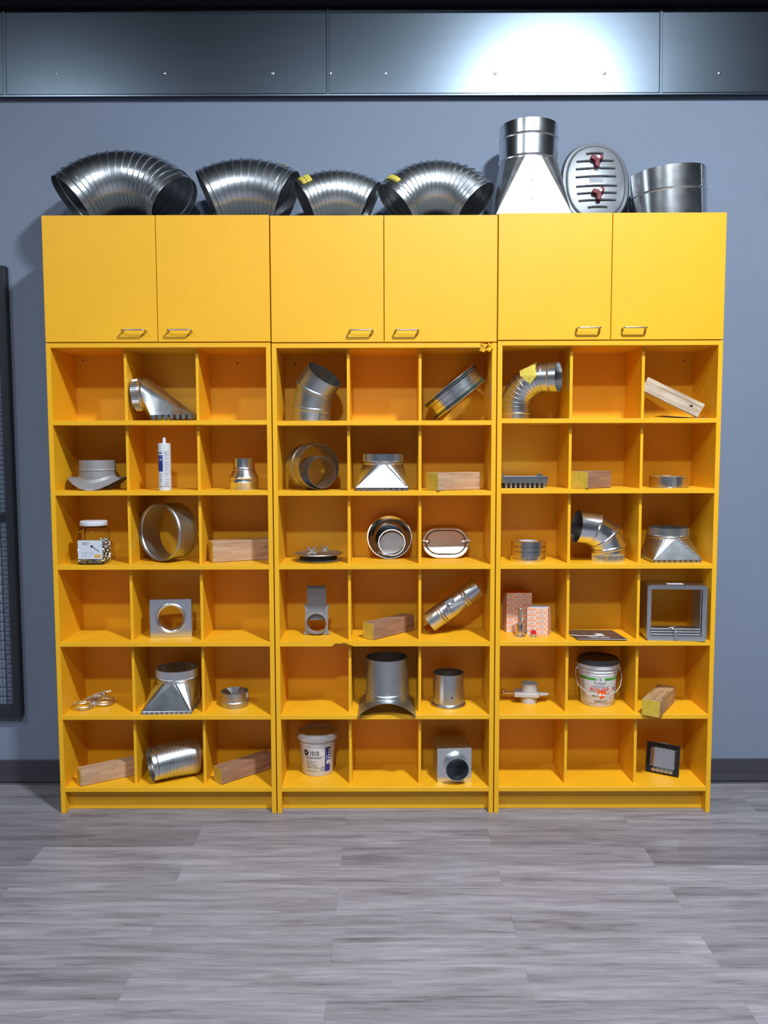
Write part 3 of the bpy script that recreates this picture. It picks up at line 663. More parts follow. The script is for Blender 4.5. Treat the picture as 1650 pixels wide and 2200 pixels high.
# wide ring
Yr = .125; r = .124
ring_thing('duct_ring', 'wide plain duct ring standing on edge, third row of the left unit', T(at(361, 1140, Yr).x, Yr, z+r+.004) @ RZ(-33) @ STAND @ T(0, 0, -.055), r-.004, .11, 'galvanized_dull', (.096,), hole=-82)
block('timber_block', 'pine block with a yellow end beside the wide duct ring', 457, 1209.5, z, 25, .27, .075, .088, 'pine', knots=((.4, .4, .004), (.86, .62, .008)))
# square plate with a round opening
z = Z(1, 4); Yp = .085; sc = S(Yp, z)
def holed_plate(mb, hw, hh, cx, cz, r, y0, y1, n=12, k=0):
    # rectangular sheet with a round hole, front at y0, back at y1
    def rg(y): 
        A, B = [], []
        for q in range(4):
            for i in range(n):
                a = R(45+q*90+90*i/n); A.append((cx+r*math.cos(a), y, cz+r*math.sin(a)))
                c, s_ = math.cos(a), math.sin(a); m_ = max(abs(c), abs(s_)); B.append((hw*c/m_, y, hh+hh*s_/m_))
        return A, B
    a0, b0 = rg(y0); a1, b1 = rg(y1)
    return mb.rings([a0, b0, b1, a1], closed=True, k=k)
t = thing('square_starter_plate', 'galvanized square plate fitting with a round mouth, fourth row', 'duct fitting', T(at(368, 1369, Yp).x, Yp, z+.0006) @ RZ(6))
hw = .087; hh = .082
holed_plate(MB(), hw, hh, 0, .083, .054, 0, .0012).build('face_plate', 'galvanized_bright', t, smooth=0)
MB().box(-hw, hw, 0, .05, 0, .0012).box(-hw, hw, 0, .05, hh*2-.0012, hh*2).box(-hw, -hw+.0012, 0, .05, .0012, hh*2-.0012).box(hw-.0012, hw, 0, .05, .0012, hh*2-.0012).build('return_edge', 'galvanized_bright', t, smooth=0)
MB().pipe([(.053, -.046), (.053, -.030), (.0545, -.027), (.053, -.024), (.053, -.002), (.056, .001), (.060, .003)], n=56, M=T(0, 0, .083) @ RX(90)).build('round_mouth', 'galvanized_bright', t)
MB().sweep([(.060*math.cos(q), -.003, .083+.060*math.sin(q)) for q in ramp(0, 2*PI*47/48, 48)], .0035, n=8, closed=True).build('rolled_rim', 'galvanized_bright', t)
# tangle of metal straps
z = Z(1, 5); c0 = onz(180, 1521, z); c1 = onz(222, 1513, z)
t = thing('strap_coils', 'tangle of thin silver metal straps coiled in loops', 'metal straps', T((c0.x+c1.x)/2, (c0.y+c1.y)/2, z))
rnd = random.Random(9)
dx = (c1.x-c0.x)/2; dy = (c1.y-c0.y)/2
for i in range(7):
    sgn = -1 if i % 2 else 1; cx, cy = sgn*dx*1.02, sgn*dy; rx, ry = .045+.003*rnd.random(), .043+.005*rnd.random(); zz = .004+.0035*(i//2)
    pts = [(cx+rx*math.cos(q)+.002*rnd.random(), cy+ry*math.sin(q), zz+.002+.006*math.sin(q+i)**2) for q in ramp(0, 2*PI*23/24, 24)]
    MB().sweep(pts, .0018, n=6, closed=True, flat=1.5).build('strap_loop', 'wire_metal', t)
for i in range(5):
    a = rnd.uniform(-.4, .6); cx = -.02+.012*i
    pts = [(cx+.045*math.cos(q)*math.cos(a), .02+.03*math.cos(q)*math.sin(a)-.01*math.sin(q), .022+.006*i+.012*math.sin(q)+.012*math.cos(q)) for q in ramp(0, 2*PI*.85, 18)]
    MB().sweep(pts, .0018, n=6, flat=1.5).build('strap_loop', 'wire_metal', t)
MB().sweep([(-.03, .0, .03), (.02, .01, .036), (.055, .03, .052)], [.004, .005, .001], n=6, flat=.4).build('strap_end', 'wire_metal', t)
MB().sweep([(-.008, -.028, .006), (0, -.022, .018), (.004, 0, .022), (.006, .02, .012)], .006, n=8).build('tie_wrap', 'galvanized_dull', t)
# big boot, damper collar
boot('register_boot', 'big galvanized boot with a wide round neck, fifth row of the left unit', T(at(369, 1536, .10).x, .104, z+.0004) @ RZ(2), .091, .048, .108, .205, .190, .020, .030, (10, 8), 'galvanized_bright')
Yk = .135; sc = S(Yk, z)
t = thing('damper_collar', 'small round backdraft damper collar with dark flaps inside', 'duct fitting', T(at(504.5, 1512, Yk).x, Yk, z+.0004))
r = .0585
MB().pipe([(r, 0)]+bead(r, .022, .003, .005)+[(r, .064)], n=56).build('sleeve', 'galvanized_dull', t)
for s_, a in ((-1, 62), (1, 52)):
    MB().rings([[(0, y, 0) for y in (-.001, .001)]*1]) if 0 else None
    pts = [(0, -.052)] + [(.052*math.cos(q), .052*math.sin(q)) for q in ramp(-PI/2, PI/2, 14)] + [(0, .052)]
    g = MB().add([(x, y, 0) for x, y in pts]+[(x, y, .0008) for x, y in pts], [tuple(range(len(pts))), tuple(range(2*len(pts)-1, len(pts)-1, -1))]+[(i, i+1, i+1+len(pts), i+len(pts)) for i in range(len(pts)-1)])
    g.build('damper_flap', 'galvanized_dull', t, M=T(s_*.003, 0, .034) @ RZ(20) @ RY(-a if s_ > 0 else a-180))
MB().sweep([(-.052, -.02, .035), (.052, .02, .035)], .0022, n=8).build('pivot_rod', 'zinc', t)
for zz in (.036, .052): MB().ball((.0, -.0590, zz), .0026, 8, M=RZ(14)).build('rivet', 'zinc', t)
MB().box(-.004, .004, -.0602, -.0592, .040, .060, M=RZ(72)).build('sticker', 'white_paper', t, smooth=0)
# bottom row
z = Z(1, 6)
block('timber_block', 'pale pine block in the bottom left corner cubbyhole', 173, 1691, z, 33, .245, .062, .066, 'pine', knots=((.3, .6, .004), (.55, .75, .004)))
block('timber_block', 'brown pine block in the bottom row, right of the crumpled pleated pipe', 476, 1687, z, 43, .272, .062, .068, 'pine_brown', knots=((.12, .5, .004),))
Ye = .112
t = thing('pleated_pipe', 'crumpled pleated pipe piece lying on the bottom shelf', 'duct elbow', T(at(376, 1640, Ye).x, Ye, z) @ RZ(29))
e = MB(); r = .071
elbow(e, r, .70, 11, 9, .038, .030, .004, n=56, ribw=.010)
for i, v in enumerate(e.v):      # dents
    x, y, q = v; a = math.atan2(y, q-.70); d = .0022*math.sin(a*2+x*14)
    if x < -.10: d += .012*math.exp(-((a-2.3)/.5)**2)*(-x-.10)/.03*-.5
    e.v[i] = (x, y+d*math.sin(a), q+d*math.cos(a))
zm = min(v[2] for v in e.v); link('pleated_body', e.mesh('pleated_body', 'galvanized', smooth=28), t, T(0, 0, -zm+.001))

# ------------------------------------------------------------------ middle unit
z = Z(2, 1)
def gored(name, label, M, r, pts, m, t=.0014, rib=.003, crimp_end=None, cat='duct elbow', mats=None):
    # round pipe through straight pieces that meet at mitred joints; pts: (x, y, z) centre line
    P = [Vector(p) for p in pts]; n = 56; th = thing(name, label, cat, M)
    def frame(i):
        a = (P[i]-P[i-1]).normalized() if i > 0 else None; b = (P[i+1]-P[i]).normalized() if i < len(P)-1 else None
        d = a or b; nrm = ((a or b)+(b or a)).normalized(); return d, nrm
    up = Vector((0, 1, 0)); secs = []
    for i in range(len(P)-1):
        d = (P[i+1]-P[i]).normalized(); x = up - d*up.dot(d); x.normalize(); y = d.cross(x)
        for end in (i, i+1):
            _, nrm = frame(end); ring = []
            for j in range(n):
                o = x*math.cos(2*PI*j/n)+y*math.sin(2*PI*j/n); s = -(o*r).dot(nrm)/d.dot(nrm); ring.append((o, d, s, P[end]))
            secs.append((i, end, ring))
    def pts_of(ring, rr, sh=0): return [tuple(p + o*rr + d*(s*rr/r+sh)) for o, d, s, p in ring]
    for i in range(len(P)-1):
        A = secs[2*i][2]; B = secs[2*i+1][2]; out = []
        out.append(pts_of(A, r+(rib if i > 0 else 0)))
        if i > 0: out.append(pts_of(A, r+rib, .004)); out.append(pts_of(A, r, .008))
        if i < len(P)-2: out.append(pts_of(B, r, -.008)); out.append(pts_of(B, r+rib, -.004)); out.append(pts_of(B, r+rib))
        else: out.append(pts_of(B, r))
        inn = [pts_of(A, r-t), pts_of(B, r-t)]
        MB().rings(out+inn[::-1], closed=True).build('pipe_section', m, th, smooth=35)
    return th, P
Yg = .115; px0 = at(669, 902, Yg)
th, _ = gored('grey_elbow', 'grey sheet metal forty-five degree elbow with an open top, top row of the middle unit', T(px0.x, Yg, z+.0005), .079, [(0, 0, 0), (0, 0, .052), (.018, -.014, .135), (.060, -.040, .192)], 'galvanized_dull')
MB().sweep([(.079*math.cos(R(q)), .079*math.sin(R(q)), .0) for q in (-60,)]*1+[(.0795*math.cos(R(-58)), .0795*math.sin(R(-58)), .05)], .0012, n=6).build('lap_seam', 'ink_black', th)
# gasketed coupling leaning across its cubbyhole
ctr = at(977, 843, .128); r = .134
t = thing('gasketed_coupling', 'short wide coupling with black and green rubber seals leaning across its cubbyhole', 'duct fitting', T(ctr.x, .128, ctr.z) @ RY(141.5) @ T(0, 0, -.042))
MB().pipe([(r-.006, 0), (r-.006, .084)], n=72).build('sleeve', 'galvanized_bright', t)
for zz in (.030, .052): MB().lathe([(r-.0062, zz-.003), (r-.004, zz-.001), (r-.004, zz+.001), (r-.0062, zz+.003)], 72).build('bead', 'galvanized_bright', t)
for a, b in ((0, 1), (.084, -1)):
    MB().pipe([(r-.002, a), (r+.001, a+b*.002), (r+.001, a+b*.005), (r-.005, a+b*.007)], n=72).build('rim', 'zinc', t)
    for o, m_, d in ((.009, 'rubber_black', .004), (.0125, 'rubber_green', .002), (.016, 'rubber_black', .005)):
        MB().lathe([(r-.007, a+b*(o-.0015)), (r-.002+d*.6, a+b*(o-.001)), (r-.002+d*.6, a+b*(o+.001)), (r-.007, a+b*(o+.0015))], 72).build('rubber_seal', m_, t)
# two nested rings
z = Z(2, 2); r = .0955; Yr = .13
c = at(671, 1003, Yr)
ring_thing('duct_ring', 'duct ring with a raised bead holding a smaller ring inside it', T(c.x, Yr, z+r+.004) @ RZ(33) @ STAND @ T(0, 0, -.06), r, .12, 'galvanized_dull', (.055,))
r2 = .066
ring_thing('duct_ring', 'smaller plain ring resting inside a larger duct ring', T(c.x, Yr, z+r+.004) @ RZ(33) @ STAND @ T(.010, -.0245, -.025), r2, .092, 'galvanized_dull', ())
boot('register_boot', 'bright galvanized boot with a crimped round neck, second row of the middle unit', T(at(821, 1052, .11).x,   .115, z+.0004), .0865, .043, .094, .215, .20, .004, .02, (9, 8), 'galvanized_bright')
block('timber_block', 'pine block with a yellow taped end in the second row of the middle unit', 941, 1056, z, 33, .225, .085, .073, 'pine', Y=-.010, knots=((.1, .3, .003),))
# round sandwich door with wing nuts
z = Z(2, 3); Yw = .135; c = at(684, 1190, Yw)
t = thing('sandwich_door', 'flat round double-plate access door with two wing nuts', 'access door', T(c.x, Yw, z+.0005))
MB().lathe([(0, 0), (.090, 0), (.098, .003), (.099, .005), (.080, .009), (0, .009)], 64).build('lower_plate', 'galvanized_dull', t, smooth=25)
MB().lathe([(.078, .009), (.080, .012), (.079, .024), (.076, .027), (0, .027), (0, .009)], 64).build('gasket', 'rubber_black', t)
MB().lathe([(.076, .027), (.101, .029), (.103, .031), (.102, .034), (.088, .038), (0, .042)], 64).build('upper_plate', 'galvanized_dull', t, smooth=25)
wn = []
for x, y, ro in ((-.026, -.035, 12), (.027, .018, -20)):
    w_ = link('wing_nut', None, t, T(x, y, .040) @ RZ(ro)) if 0 else None
    g = MB().lathe([(.009, 0), (.009, .0015), (.006, .002), (.006, .009), (.0035, .010), (.0032, .016), (0, .016)], 14)
    for s_ in (-1, 1):
        M_ = T(s_*.005, 0, .005) @ RY(s_*34); g.prism([(-.003, 0), (.003, 0), (.005, .016), (.002, .021), (-.002, .021), (-.005, .016)], -.001, .001, M=M_)
    g.build('wing_nut', 'zinc', t, M=T(x, y, .0405) @ RZ(ro))
MB().box(-.010, .012, -.003, .003, 0, .0006, M=T(-.008, -.036, .0415) @ RZ(-10)).build('sticker', 'tape_yellow', t, smooth=0)
# flared cap against the back
Yc = .205; c = at(837, 1196, Yc); r = .094
t = thing('flared_end_cap', 'shiny round flared cap with a collar inside leaning at the back', 'duct fitting', T(c.x, Yc-.03, z+.0015) @ RX(-19) @ T(0, 0, r+.001) @ RZ(0) @ STAND)
MB().lathe([(0, -.030), (.060, -.030), (.066, -.028), (.080, -.012), (.0945, .006), (.0965, .006), (.095, .003), (.082, -.015), (.068, -.031), (.060, -.033), (0, -.033)], 72).build('flared_dish', 'mirror_steel', t)
c2 = (.010, -.022)
MB().pipe([(.056, -.030), (.056, -.006), (.058, -.004)], n=56, M=T(c2[0], c2[1], 0)).build('inner_collar', 'stainless', t)
MB().lathe([(0, -.0255), (.0545, -.0255), (.0545, -.028), (0, -.028)], 56, M=T(c2[0], c2[1], 0)).build('collar_floor', 'cast_grey', t)
MB().box(-.004, .004, -.0585, -.0555, -.026, -.002, M=T(c2[0], c2[1], 0) @ RZ(-60)).build('lap_seam', 'zinc', t, bevel=.0008)
# oval hinged access door
Yo = .188; c = at(958.5, 1197, Yo)
t = thing('oval_access_door', 'small shiny oval access door with two cam latches leaning at the back', 'access door', T(c.x, Yo, z+.0005) @ RX(-28))
def stad(w_, h_, y, hc, n=16):
    R_ = h_; o = []
    for s_, st in ((1, -90), (-1, 90)): o += [(s_*(w_-R_)+R_*math.cos(R(st+180*i/n)), y, hc+R_*math.sin(R(st+180*i/n))) for i in range(n+1)]
    return o
w0, h0 = .104, .073
MB().rings([stad(w0-.026, h0-.014-.002, -.004, h0), stad(w0-.024, h0-.014, -.0055, h0), stad(w0-.003, h0-.003, -.006, h0), stad(w0, h0, -.003, h0), stad(w0, h0, 0, h0), stad(w0-.026, h0-.016, 0, h0)], closed=True).build('frame', 'stainless', t, smooth=30)
MB().rings([stad(w0-.014, h0-.0145, -.0065, h0), stad(w0-.016, h0-.0165, -.008, h0), stad(w0-.0175, h0-.018, -.006, h0)], cap=False).build('gasket', 'rubber_black', t)
MB().rings([stad(w0-.0175, h0-.0185, -.002, h0), stad(w0-.0175, h0-.0185, -.0075, h0), stad(w0-.020, h0-.021, -.009, h0)], cap=True).build('cover', 'stainless', t, smooth=30)
for s_ in (-1, 1):
    l = MB().lathe([(0, 0), (.0115, 0), (.0115, .004), (.007, .006), (.0065, .010), (0, .011)], 20, M=RX(90)).box(.0, s_*.026 if s_ > 0 else .0, -.006, -.003, -.004, .004).box(min(0, s_*.026), max(0, s_*.026), -.007, -.003, -.0045, .0045).build('cam_latch', 'nickel', t, M=T(s_*.080, -.009, h0+.003))
    for dz_ in (-.009, .012): MB().ball((s_*(w0-.006), -.0065, h0+dz_), .0045, 10).build('rivet', 'zinc', t)
for x, zz in ((-.035, .007), (.035, .007), (-.035, 2*h0-.007), (.035, 2*h0-.007), (-.092, .042), (.092, .042), (-.092, .104), (.092, .104)):
    MB().lathe([(0, .0003), (.002, .0003), (.002, 0)], 8, M=T(x, -.0058, zz) @ RX(90)).build('screw_hole', 'ink_black', t)
# blast gate with its slide pulled up
z = Z(2, 4); Yg = .135; c = at(680.5, 1362, Yg); sc = S(Yg, z)
t = thing('blast_gate', 'grey cast blast gate standing with its slide pulled up', 'blast gate', T(c.x, Yg, z+.0016) @ RX(-3))
hw = .0535; hg = .126
o_ = [(-hw, 0), (hw, 0), (hw-.002, .012), (hw-.004, .03), (hw-.004, hg-.012), (hw-.001, hg-.008), (hw, hg), (hw-.010, hg+.004), (hw-.016, hg-.022), (hw-.026, hg-.030), (-hw+.026, hg-.030), (-hw+.016, hg-.022), (-hw+.010, hg+.004), (-hw, hg), (-hw+.001, hg-.008), (-hw+.004, hg-.012), (-hw+.004, .03), (-hw+.002, .012)]
cz, ri = .050, .042
# body: upper web and lower web as frame pieces around the round hole
def web(y0, y1):
    n = 40; A = []; B = []
    from_c = lambda a: (math.cos(a), math.sin(a))
    for j in range(n):
        a = 2*PI*j/n; cx_, s_ = from_c(a); A.append((ri*cx_, cz+ri*s_))
        m_ = 1/max(abs(cx_)/(hw-.004), (s_ > 0)*s_/(hg-.030-cz) if s_ > 0 else -s_/(cz)); B.append((cx_*m_, cz+s_*m_))
    return A, B
A, B = web(0, 0)
MB().rings([[(x, -.006, q) for x, q in A], [(x, -.006, q) for x, q in B], [(x, .006, q) for x, q in B], [(x, .006, q) for x, q in A]], closed=True).build('body', 'cast_grey', t, smooth=30)
for s_ in (1, -1): MB().prism([(s_*(hw-.004), hg-.034), (s_*(hw-.004), hg-.004), (s_*(hw-.013), hg-.004), (s_*(hw-.016), hg-.022), (s_*(hw-.026), hg-.0305)], -.006, .006).build('guide', 'cast_grey', t, smooth=0)
for x, q in ((-hw, .006), (hw, .006), (-hw, hg-.002), (hw, hg-.002)):
    MB().lathe([(0, -.007), (.006, -.007), (.006, .007), (0, .007)], 14, M=T(x*.93, 0, q+.001) @ RX(90)).build('bolt_ear', 'cast_grey', t)
MB().pipe([(ri+.004, -.022), (ri+.006, -.020), (ri+.006, -.014), (ri+.004, -.010), (ri+.004, .022)], t=.004, n=48, M=T(0, 0, cz) @ RX(90) @ T(0, 0, 0)).build('ring', 'cast_grey', t)
MB().prism([(-.041, cz+.012), (.041, cz+.012), (.041, .205), (.039, .208), (-.039, .208), (-.041, .205)], -.0015, .0015).build('slide_plate', 'grey_metal_paint', t, smooth=0)
MB().prism([(-.041, .206), (.041, .206), (.043, .211), (-.043, .211)], -.007, .0015).build('slide_lip', 'grey_metal_paint', t, smooth=0)
g = MB(); flat_text(g, 'V', .009, -.045, hg-.042, T(0, -.0064, 0) @ RX(90), bold=.0002); flat_text(g, 'IND', .008, .026, hg-.041, T(0, -.0064, 0) @ RX(90), bold=.0002); g.build('cast_letters', 'grey_metal_paint', t, smooth=0)
MB().ball((-.004, -.002, cz+.022), .002, 8).build('screw', 'zinc', t)
block('timber_block', 'brown pine block lying askew in the fourth row of the middle unit', 802, 1376, z, 47, .262, .062, .069, 'pine_brown')
# leaning damper pipe
a_, b_ = at(921, 1339, .145), at(1026, 1264, .145); d = (b_-a_); ln = d.length
t = thing('damper_pipe', 'short pipe with a manual damper quadrant leaning across its cubbyhole', 'duct fitting', T(a_.x+.002, .145, a_.z+.004) @ RY(math.degrees(math.atan2(d.x, d.z))))
r = .0445
MB().pipe([(r, 0)]+[p for q in (.060, .072, ln-.075, ln-.063) for p in bead(r, q, .003, .005)]+[(r, ln)], n=56).build('pipe', 'galvanized', t)
MB().box(-.030, .030, -r-.008, -r+.012, .105, .145).build('bracket', 'galvanized', t, bevel=.002, M=RZ(-14))
MB().prism([(-.012, .10), (.010, .10), (.018, .175), (.010, .180)], -r-.012, -r-.0095).build('quadrant_arm', 'galvanized_dull', t, bevel=.0006, M=RZ(-14) @ RY(0))
g = MB().lathe([(.009, 0), (.009, .003), (.005, .004), (.005, .012), (0, .013)], 14)
for s_ in (-1, 1): g.prism([(-.003, 0), (.003, 0), (.005, .014), (.002, .019), (-.002, .019), (-.005, .014)], -.001, .001, M=T(s_*.004, 0, .006) @ RY(s_*40))
g.build('wing_nut', 'zinc', t, M=RZ(-14) @ T(-.006, -r-.012, .118) @ RX(90))
# tall saddle take-off, flanged sleeve
z = Z(2, 5)
saddle('saddle_takeoff', 'tall round sleeve on an arched square saddle plate, fifth row', T(at(831, 1520, .095).x, .092, z+.0005), .0885, .160, (.004,), .155, .1215, .128, 'Y', 'galvanized_dull', rect=True, flare=.004, bl=12)
Yf = .145; c = at(963, 1515, Yf)
t = thing('flanged_sleeve', 'small round sleeve with a flared foot and one hole, beside the tall saddle', 'duct fitting', T(c.x, Yf, z+.0004))
MB().pipe([(.074, .0), (.0745, .004), (.071, .009), (.066, .014), (.066, .142)], n=64).build('sleeve', 'galvanized_dull', t)
MB().pipe([(.070, .012), (.0755, .009), (.077, .004), (.0755, .0005)], t=.002, n=64).build('flared_foot', 'galvanized', t)
MB().lathe([(0, .0004), (.0038, .0004), (.0038, 0)], 12, M=RZ(10) @ T(0, -.0662, .048) @ RX(90)).build('hole', 'ink_black', t)
# white pail
z = Z(2, 6); Yu = .178; c = at(683, 1660, Yu)
def pail(name, label, c, z, rb, rt, h, yaw): return thing(name, label, 'pail', T(c.x, c.y, z+.0004) @ RZ(yaw) @ Matrix.Scale(1.045, 4))
t = pail('sealant_pail', 'white plastic pail of duct sealant marked 1010 with a white lid', c, z, .07, .08, .16, 0)
rb, rt, h = .0655, .0775, .165
rf = lambda q: rb+(rt-rb)*min(1, max(0, q/h))
MB().lathe([(0, 0), (rb-.003, 0), (rb, .004), (rf(.128), .128), (rf(.128)+.003, .131), (rf(.128)+.003, .135), (rf(.14), .137), (rf(.148), .148), (rf(.148)+.006, .150), (rf(.15)+.006, .158), (0, .158)], 64).build('bucket', 'white_plastic', t, smooth=35)
MB().lathe([(rt+.004, .150), (rt+.0085, .151), (rt+.0095, .156), (rt+.0085, .172), (rt+.004, .178), (rt-.001, .178), (rt-.004, .170), (0, .169)], 64).build('lid', 'white_plastic', t, smooth=35)
MB().box(-.022, .022, -rt-.0125, -rt-.006, .156, .164, M=RZ(38)).build('lid_tab', 'white_plastic', t, bevel=.001)
g = []
def TX(s, size, a, zz, k=0, bold=0., sq=1., shear=0.): return (text_geo(s, size, bold, sq, shear), a, zz, k)
hexa = lambda q: fan([(q*math.cos(R(60*i+8)), q*math.sin(R(60*i+8))) for i in range(6)], 3)
g += [(hexa(.0140), -.63, .102, 0), TX('DP', .0125, -.74, .0978, 1, .0001, .75, .15), TX('1010', .0285, -.40, .0920, 0, .0006, .72), (grid_rect(.082, .0013, 14), -.68, .0855, 0),
      TX('WATER BASED DUCT SEALANT', .0060, -.66, .0785, 0, .00025, .8)]
for i, q in enumerate(('GRAY / GRIS', 'SMOOTH APPLICATION', 'HIGH VELOCITY', 'HIGH & LOW PRESSURE', 'INDOOR & OUTDOOR', 'COMMERCIAL & RESIDENTIAL')): g.append(TX(q, .0050, -.64, .0700-i*.0066, 0, .00008, .85))
g.append(TX('NET CONTENTS: 1 GAL', .0044, -.62, .023, 0, .00006, 1.1))
g += [(disc(.0085), .37, .034, 2), (disc(.0058), .37, .034, 1), (([(0, .004), (-.0026, -.001), (0, -.004), (.0026, -.001)], [(0, 1, 2, 3)]), .37, .034, 2)]
gm = MB(); lay = {0: .0004, 1: .0006, 2: .0003}
for i, ((vs, fs), a, zz, k) in enumerate(g):
    o2 = .0003+.0001*k+(.0003 if i in (1, 13, 14) else 0); gm.add(wrap_flat(vs, lambda q: rf(q)+o2, a, zz), fs, None, k)
gm.build('printed_label', ['ink_black', 'white_print', 'ink_teal'], t, smooth=0)
gm = MB(); pv, pf = grid_rect(.026, .104, 6); gm.add(wrap_flat(pv, lambda q: rf(q)+.0003, .52, .020), pf, None, 0)
hv, hf = hexa(.0105); gm.add(wrap_flat([(x+.014, y) for x, y in hv], lambda q: rf(q)+.0006, .55, .060), hf, None, 1)
for i, q in enumerate(ramp(.078, .112, 4)): gm.add(wrap_flat([(x*.42+.017, y*.42) for x, y in hv], lambda w_: rf(w_)+.0006, .55, q), hf, None, 1)
vs, fs = text_geo('DP', .011, .0002, .8); gm.add(wrap_flat([(-b_+.018, a_-.007) for a_, b_ in vs], lambda w_: rf(w_)+.0009, .55, .060), fs, None, 2)
vs, fs = text_geo('DESIGN', .0055, .0001); gm.add(wrap_flat([(-b_+.008, a_) for a_, b_ in vs], lambda w_: rf(w_)+.0006, .55, .072), fs, None, 1)
gm.build('side_label', ['ink_navy', 'white_print', 'ink_black'], t, smooth=0)
# deep box with a round outlet
Yx = .048; c = at(976, 1681, Yx)
t = thing('outlet_box', 'deep galvanized box with a round outlet in front, bottom row', 'duct fitting', T(c.x, Yx, z+.0006) @ RZ(3))
hw, hh, dp = .073, .074, .165
holed_plate(MB(), hw, hh, .008, .070, .047, 0, .0012).build('face_plate', 'galvanized_bright', t, smooth=0)
MB().box(-hw, hw, .0012, dp, 0, .0012).box(-hw, hw, .0012, dp, hh*2-.0012, hh*2).box(-hw, -hw+.0012, .0012, dp, .0012, hh*2-.0012).box(hw-.0012, hw, .0012, dp, .0012, hh*2-.0012).box(-hw+.0012, hw-.0012, dp-.0012, dp, .0012, hh*2-.0012).build('box_shell', 'galvanized', t, bevel=.0004, smooth=0)
MB().pipe([(.0478, -.012), (.0478, .036), (.049, .038)], n=56, M=T(.008, 0, .070) @ RX(90)).build('outlet', 'galvanized', t)
for x, q in ((-hw+.006, .10), (-hw+.006, .04), (hw-.006, .112), (hw-.006, .03), (-.03, .005), (.055, .005), (-.04, .142)): MB().ball((x, -.0005, q), .0024, 8).build('rivet', 'zinc', t)
MB().box(-.030, .034, -.004, .0, .0008, .006, M=T(.01, 0, 0)).build('locking_tab', 'galvanized_bright', t)

# ------------------------------------------------------------------ right unit
z = Z(3, 1); Ye = .135
c = at(1107, 898, .15); Ye = .15
t = thing('pleated_elbow', 'small pleated right-angle elbow with crumpled yellow tape in the top row', 'duct elbow', T(c.x, Ye, z+.0005) @ RZ(-27))
r, Rb = .061, .122
e = elbow(MB(), r, Rb, 90, 9, .050, .062, .0045, n=56, ribw=.007)
Mf = T(Rb, 0, .060) @ RY(-45)
# bend runs from straight up at the left to facing right
zz0 = min((Mf @ Vector(v)).z for v in e.v); Mf = T(0, 0, -zz0) @ Mf
link('pleated_body', e.mesh('pleated_body', 'galvanized', smooth=28), t, Mf)
rs = []
for (a, q, o) in ((12, -62, .006), (14, -38, .009), (30, -80, .006), (34, -45, .011), (37, -15, .008), (22, -108, .006), (40, -88, .009)):
    d = (r+o)*math.cos(R(q)); y = (r+o)*math.sin(R(q)); rs.append(((Rb+d)*math.sin(R(a)), y, (Rb+d)*math.cos(R(a))))
o = link('tape', MB().add(rs, [(0, 2, 3), (0, 3, 1), (1, 3, 4), (0, 5, 2), (2, 5, 6), (2, 6, 3), (3, 6, 4)]).mesh('tape', 'tape_yellow', smooth=0), t, Mf); sd = o.modifiers.new('s', 'SOLIDIFY'); sd.thickness = .0008
# leaning board and sheet
pc = at(1499, 894, .045)
t = thing('leaning_board', 'pale pine board leaning against the divider in the top right cubbyhole', 'wood block', T(pc.x, .045, z+.004) @ RZ(-16) @ RY(27.5), 'wood blocks on the shelves')
MB().box(-.255, 0, 0, .038, 0, .060).build('timber', 'pine_pale', t, bevel=.002, smooth=0)
MB().box(-.255, -.005, -.0006, .0005, .0425, .0445).build('routed_groove', 'pine_worn', t, smooth=0)
MB().sweep([(-.052, -.0015, .030), (-.040, -.004, .034)], .0022, n=8).build('nail', 'rubber_black', t)
p0 = at(1420, 897, .06)
t = thing('sheet_offcut', 'thin grey bent sheet lying under the leaning pine board', 'sheet', T(p0.x, .02, z+.0008))
MB().rings([[(x, 0, q), (x, .13, q+.002), (x, .13, q+.0032), (x, 0, q+.0012)] for x, q in ((0, .010), (.03, .007), (.08, .004), (.13, .0005), (.165, 0), (.172, .003))], cap=True).build('sheet', 'galvanized_dull', t, smooth=30)
# flat damper tray
z = Z(3, 2); Yk = .075; c = at(1129, 1048, Yk)
t = thing('damper_tray', 'flat galvanized damper frame with cut tabs and small levers on top', 'duct fitting', T(c.x, Yk, z+.0006))
xa, xb = -.096, .093
MB().box(xa, xb, 0, .13, .020, .021).box(xa, xb, 0, .0012, .021, .047).box(xa, xb, .1288, .13, .021, .047).box(xa, xa+.0012, .0012, .1288, .021, .047).box(xb-.0012, xb, .0012, .1288, .021, .047).box(xa+.0012, xb-.0012, .0012, .1288, .042, .0432).box(xa-.003, xb+.003, -.003, .0, .045, .0475).build('tray', 'galvanized_bright', t, smooth=0)
f = MB(); tabs(f, [((xa+.006, .004, .020), (xb-.004, .004, .020)), ((xb-.004, .126, .020), (xa+.006, .126, .020))], .0194, (9, 9), .45, taper=.12); f.box(xa+.004, xb-.006, .008, .122, .004, .016, k=1)
f.build('tab_flange', ['galvanized_bright', 'rubber_black'], t, smooth=0)
for x, w_ in ((xa+.004, .010), (xb-.030, .022), (xb-.040, .004)):
    MB().box(x-w_/2, x+w_/2, .02, .032, .0475, .060).build('lever', 'galvanized_bright', t, bevel=.0015)
block('timber_block', 'short weathered wood block with a yellow end in the second row of the right unit', 1262, 1053, z, 41, .170, .082, .071, 'pine_brown', Y=-.008)
Yr = .12; c = at(1436, 1048, Yr)
t = thing('duct_ring', 'low bright galvanized ring lying flat in the second row', 'duct fitting', T(c.x, Yr, z+.0005))
MB().pipe([(.079, 0), (.081, .0015), (.0785, .003), (.0785, .047), (.0795, .0485)], n=64).build('sleeve', 'galvanized_bright', t)
MB().box(-.010, .010, -.0795, -.0785, .004, .045, M=RZ(-3)).build('lap_seam', 'galvanized_dull', t, smooth=0)
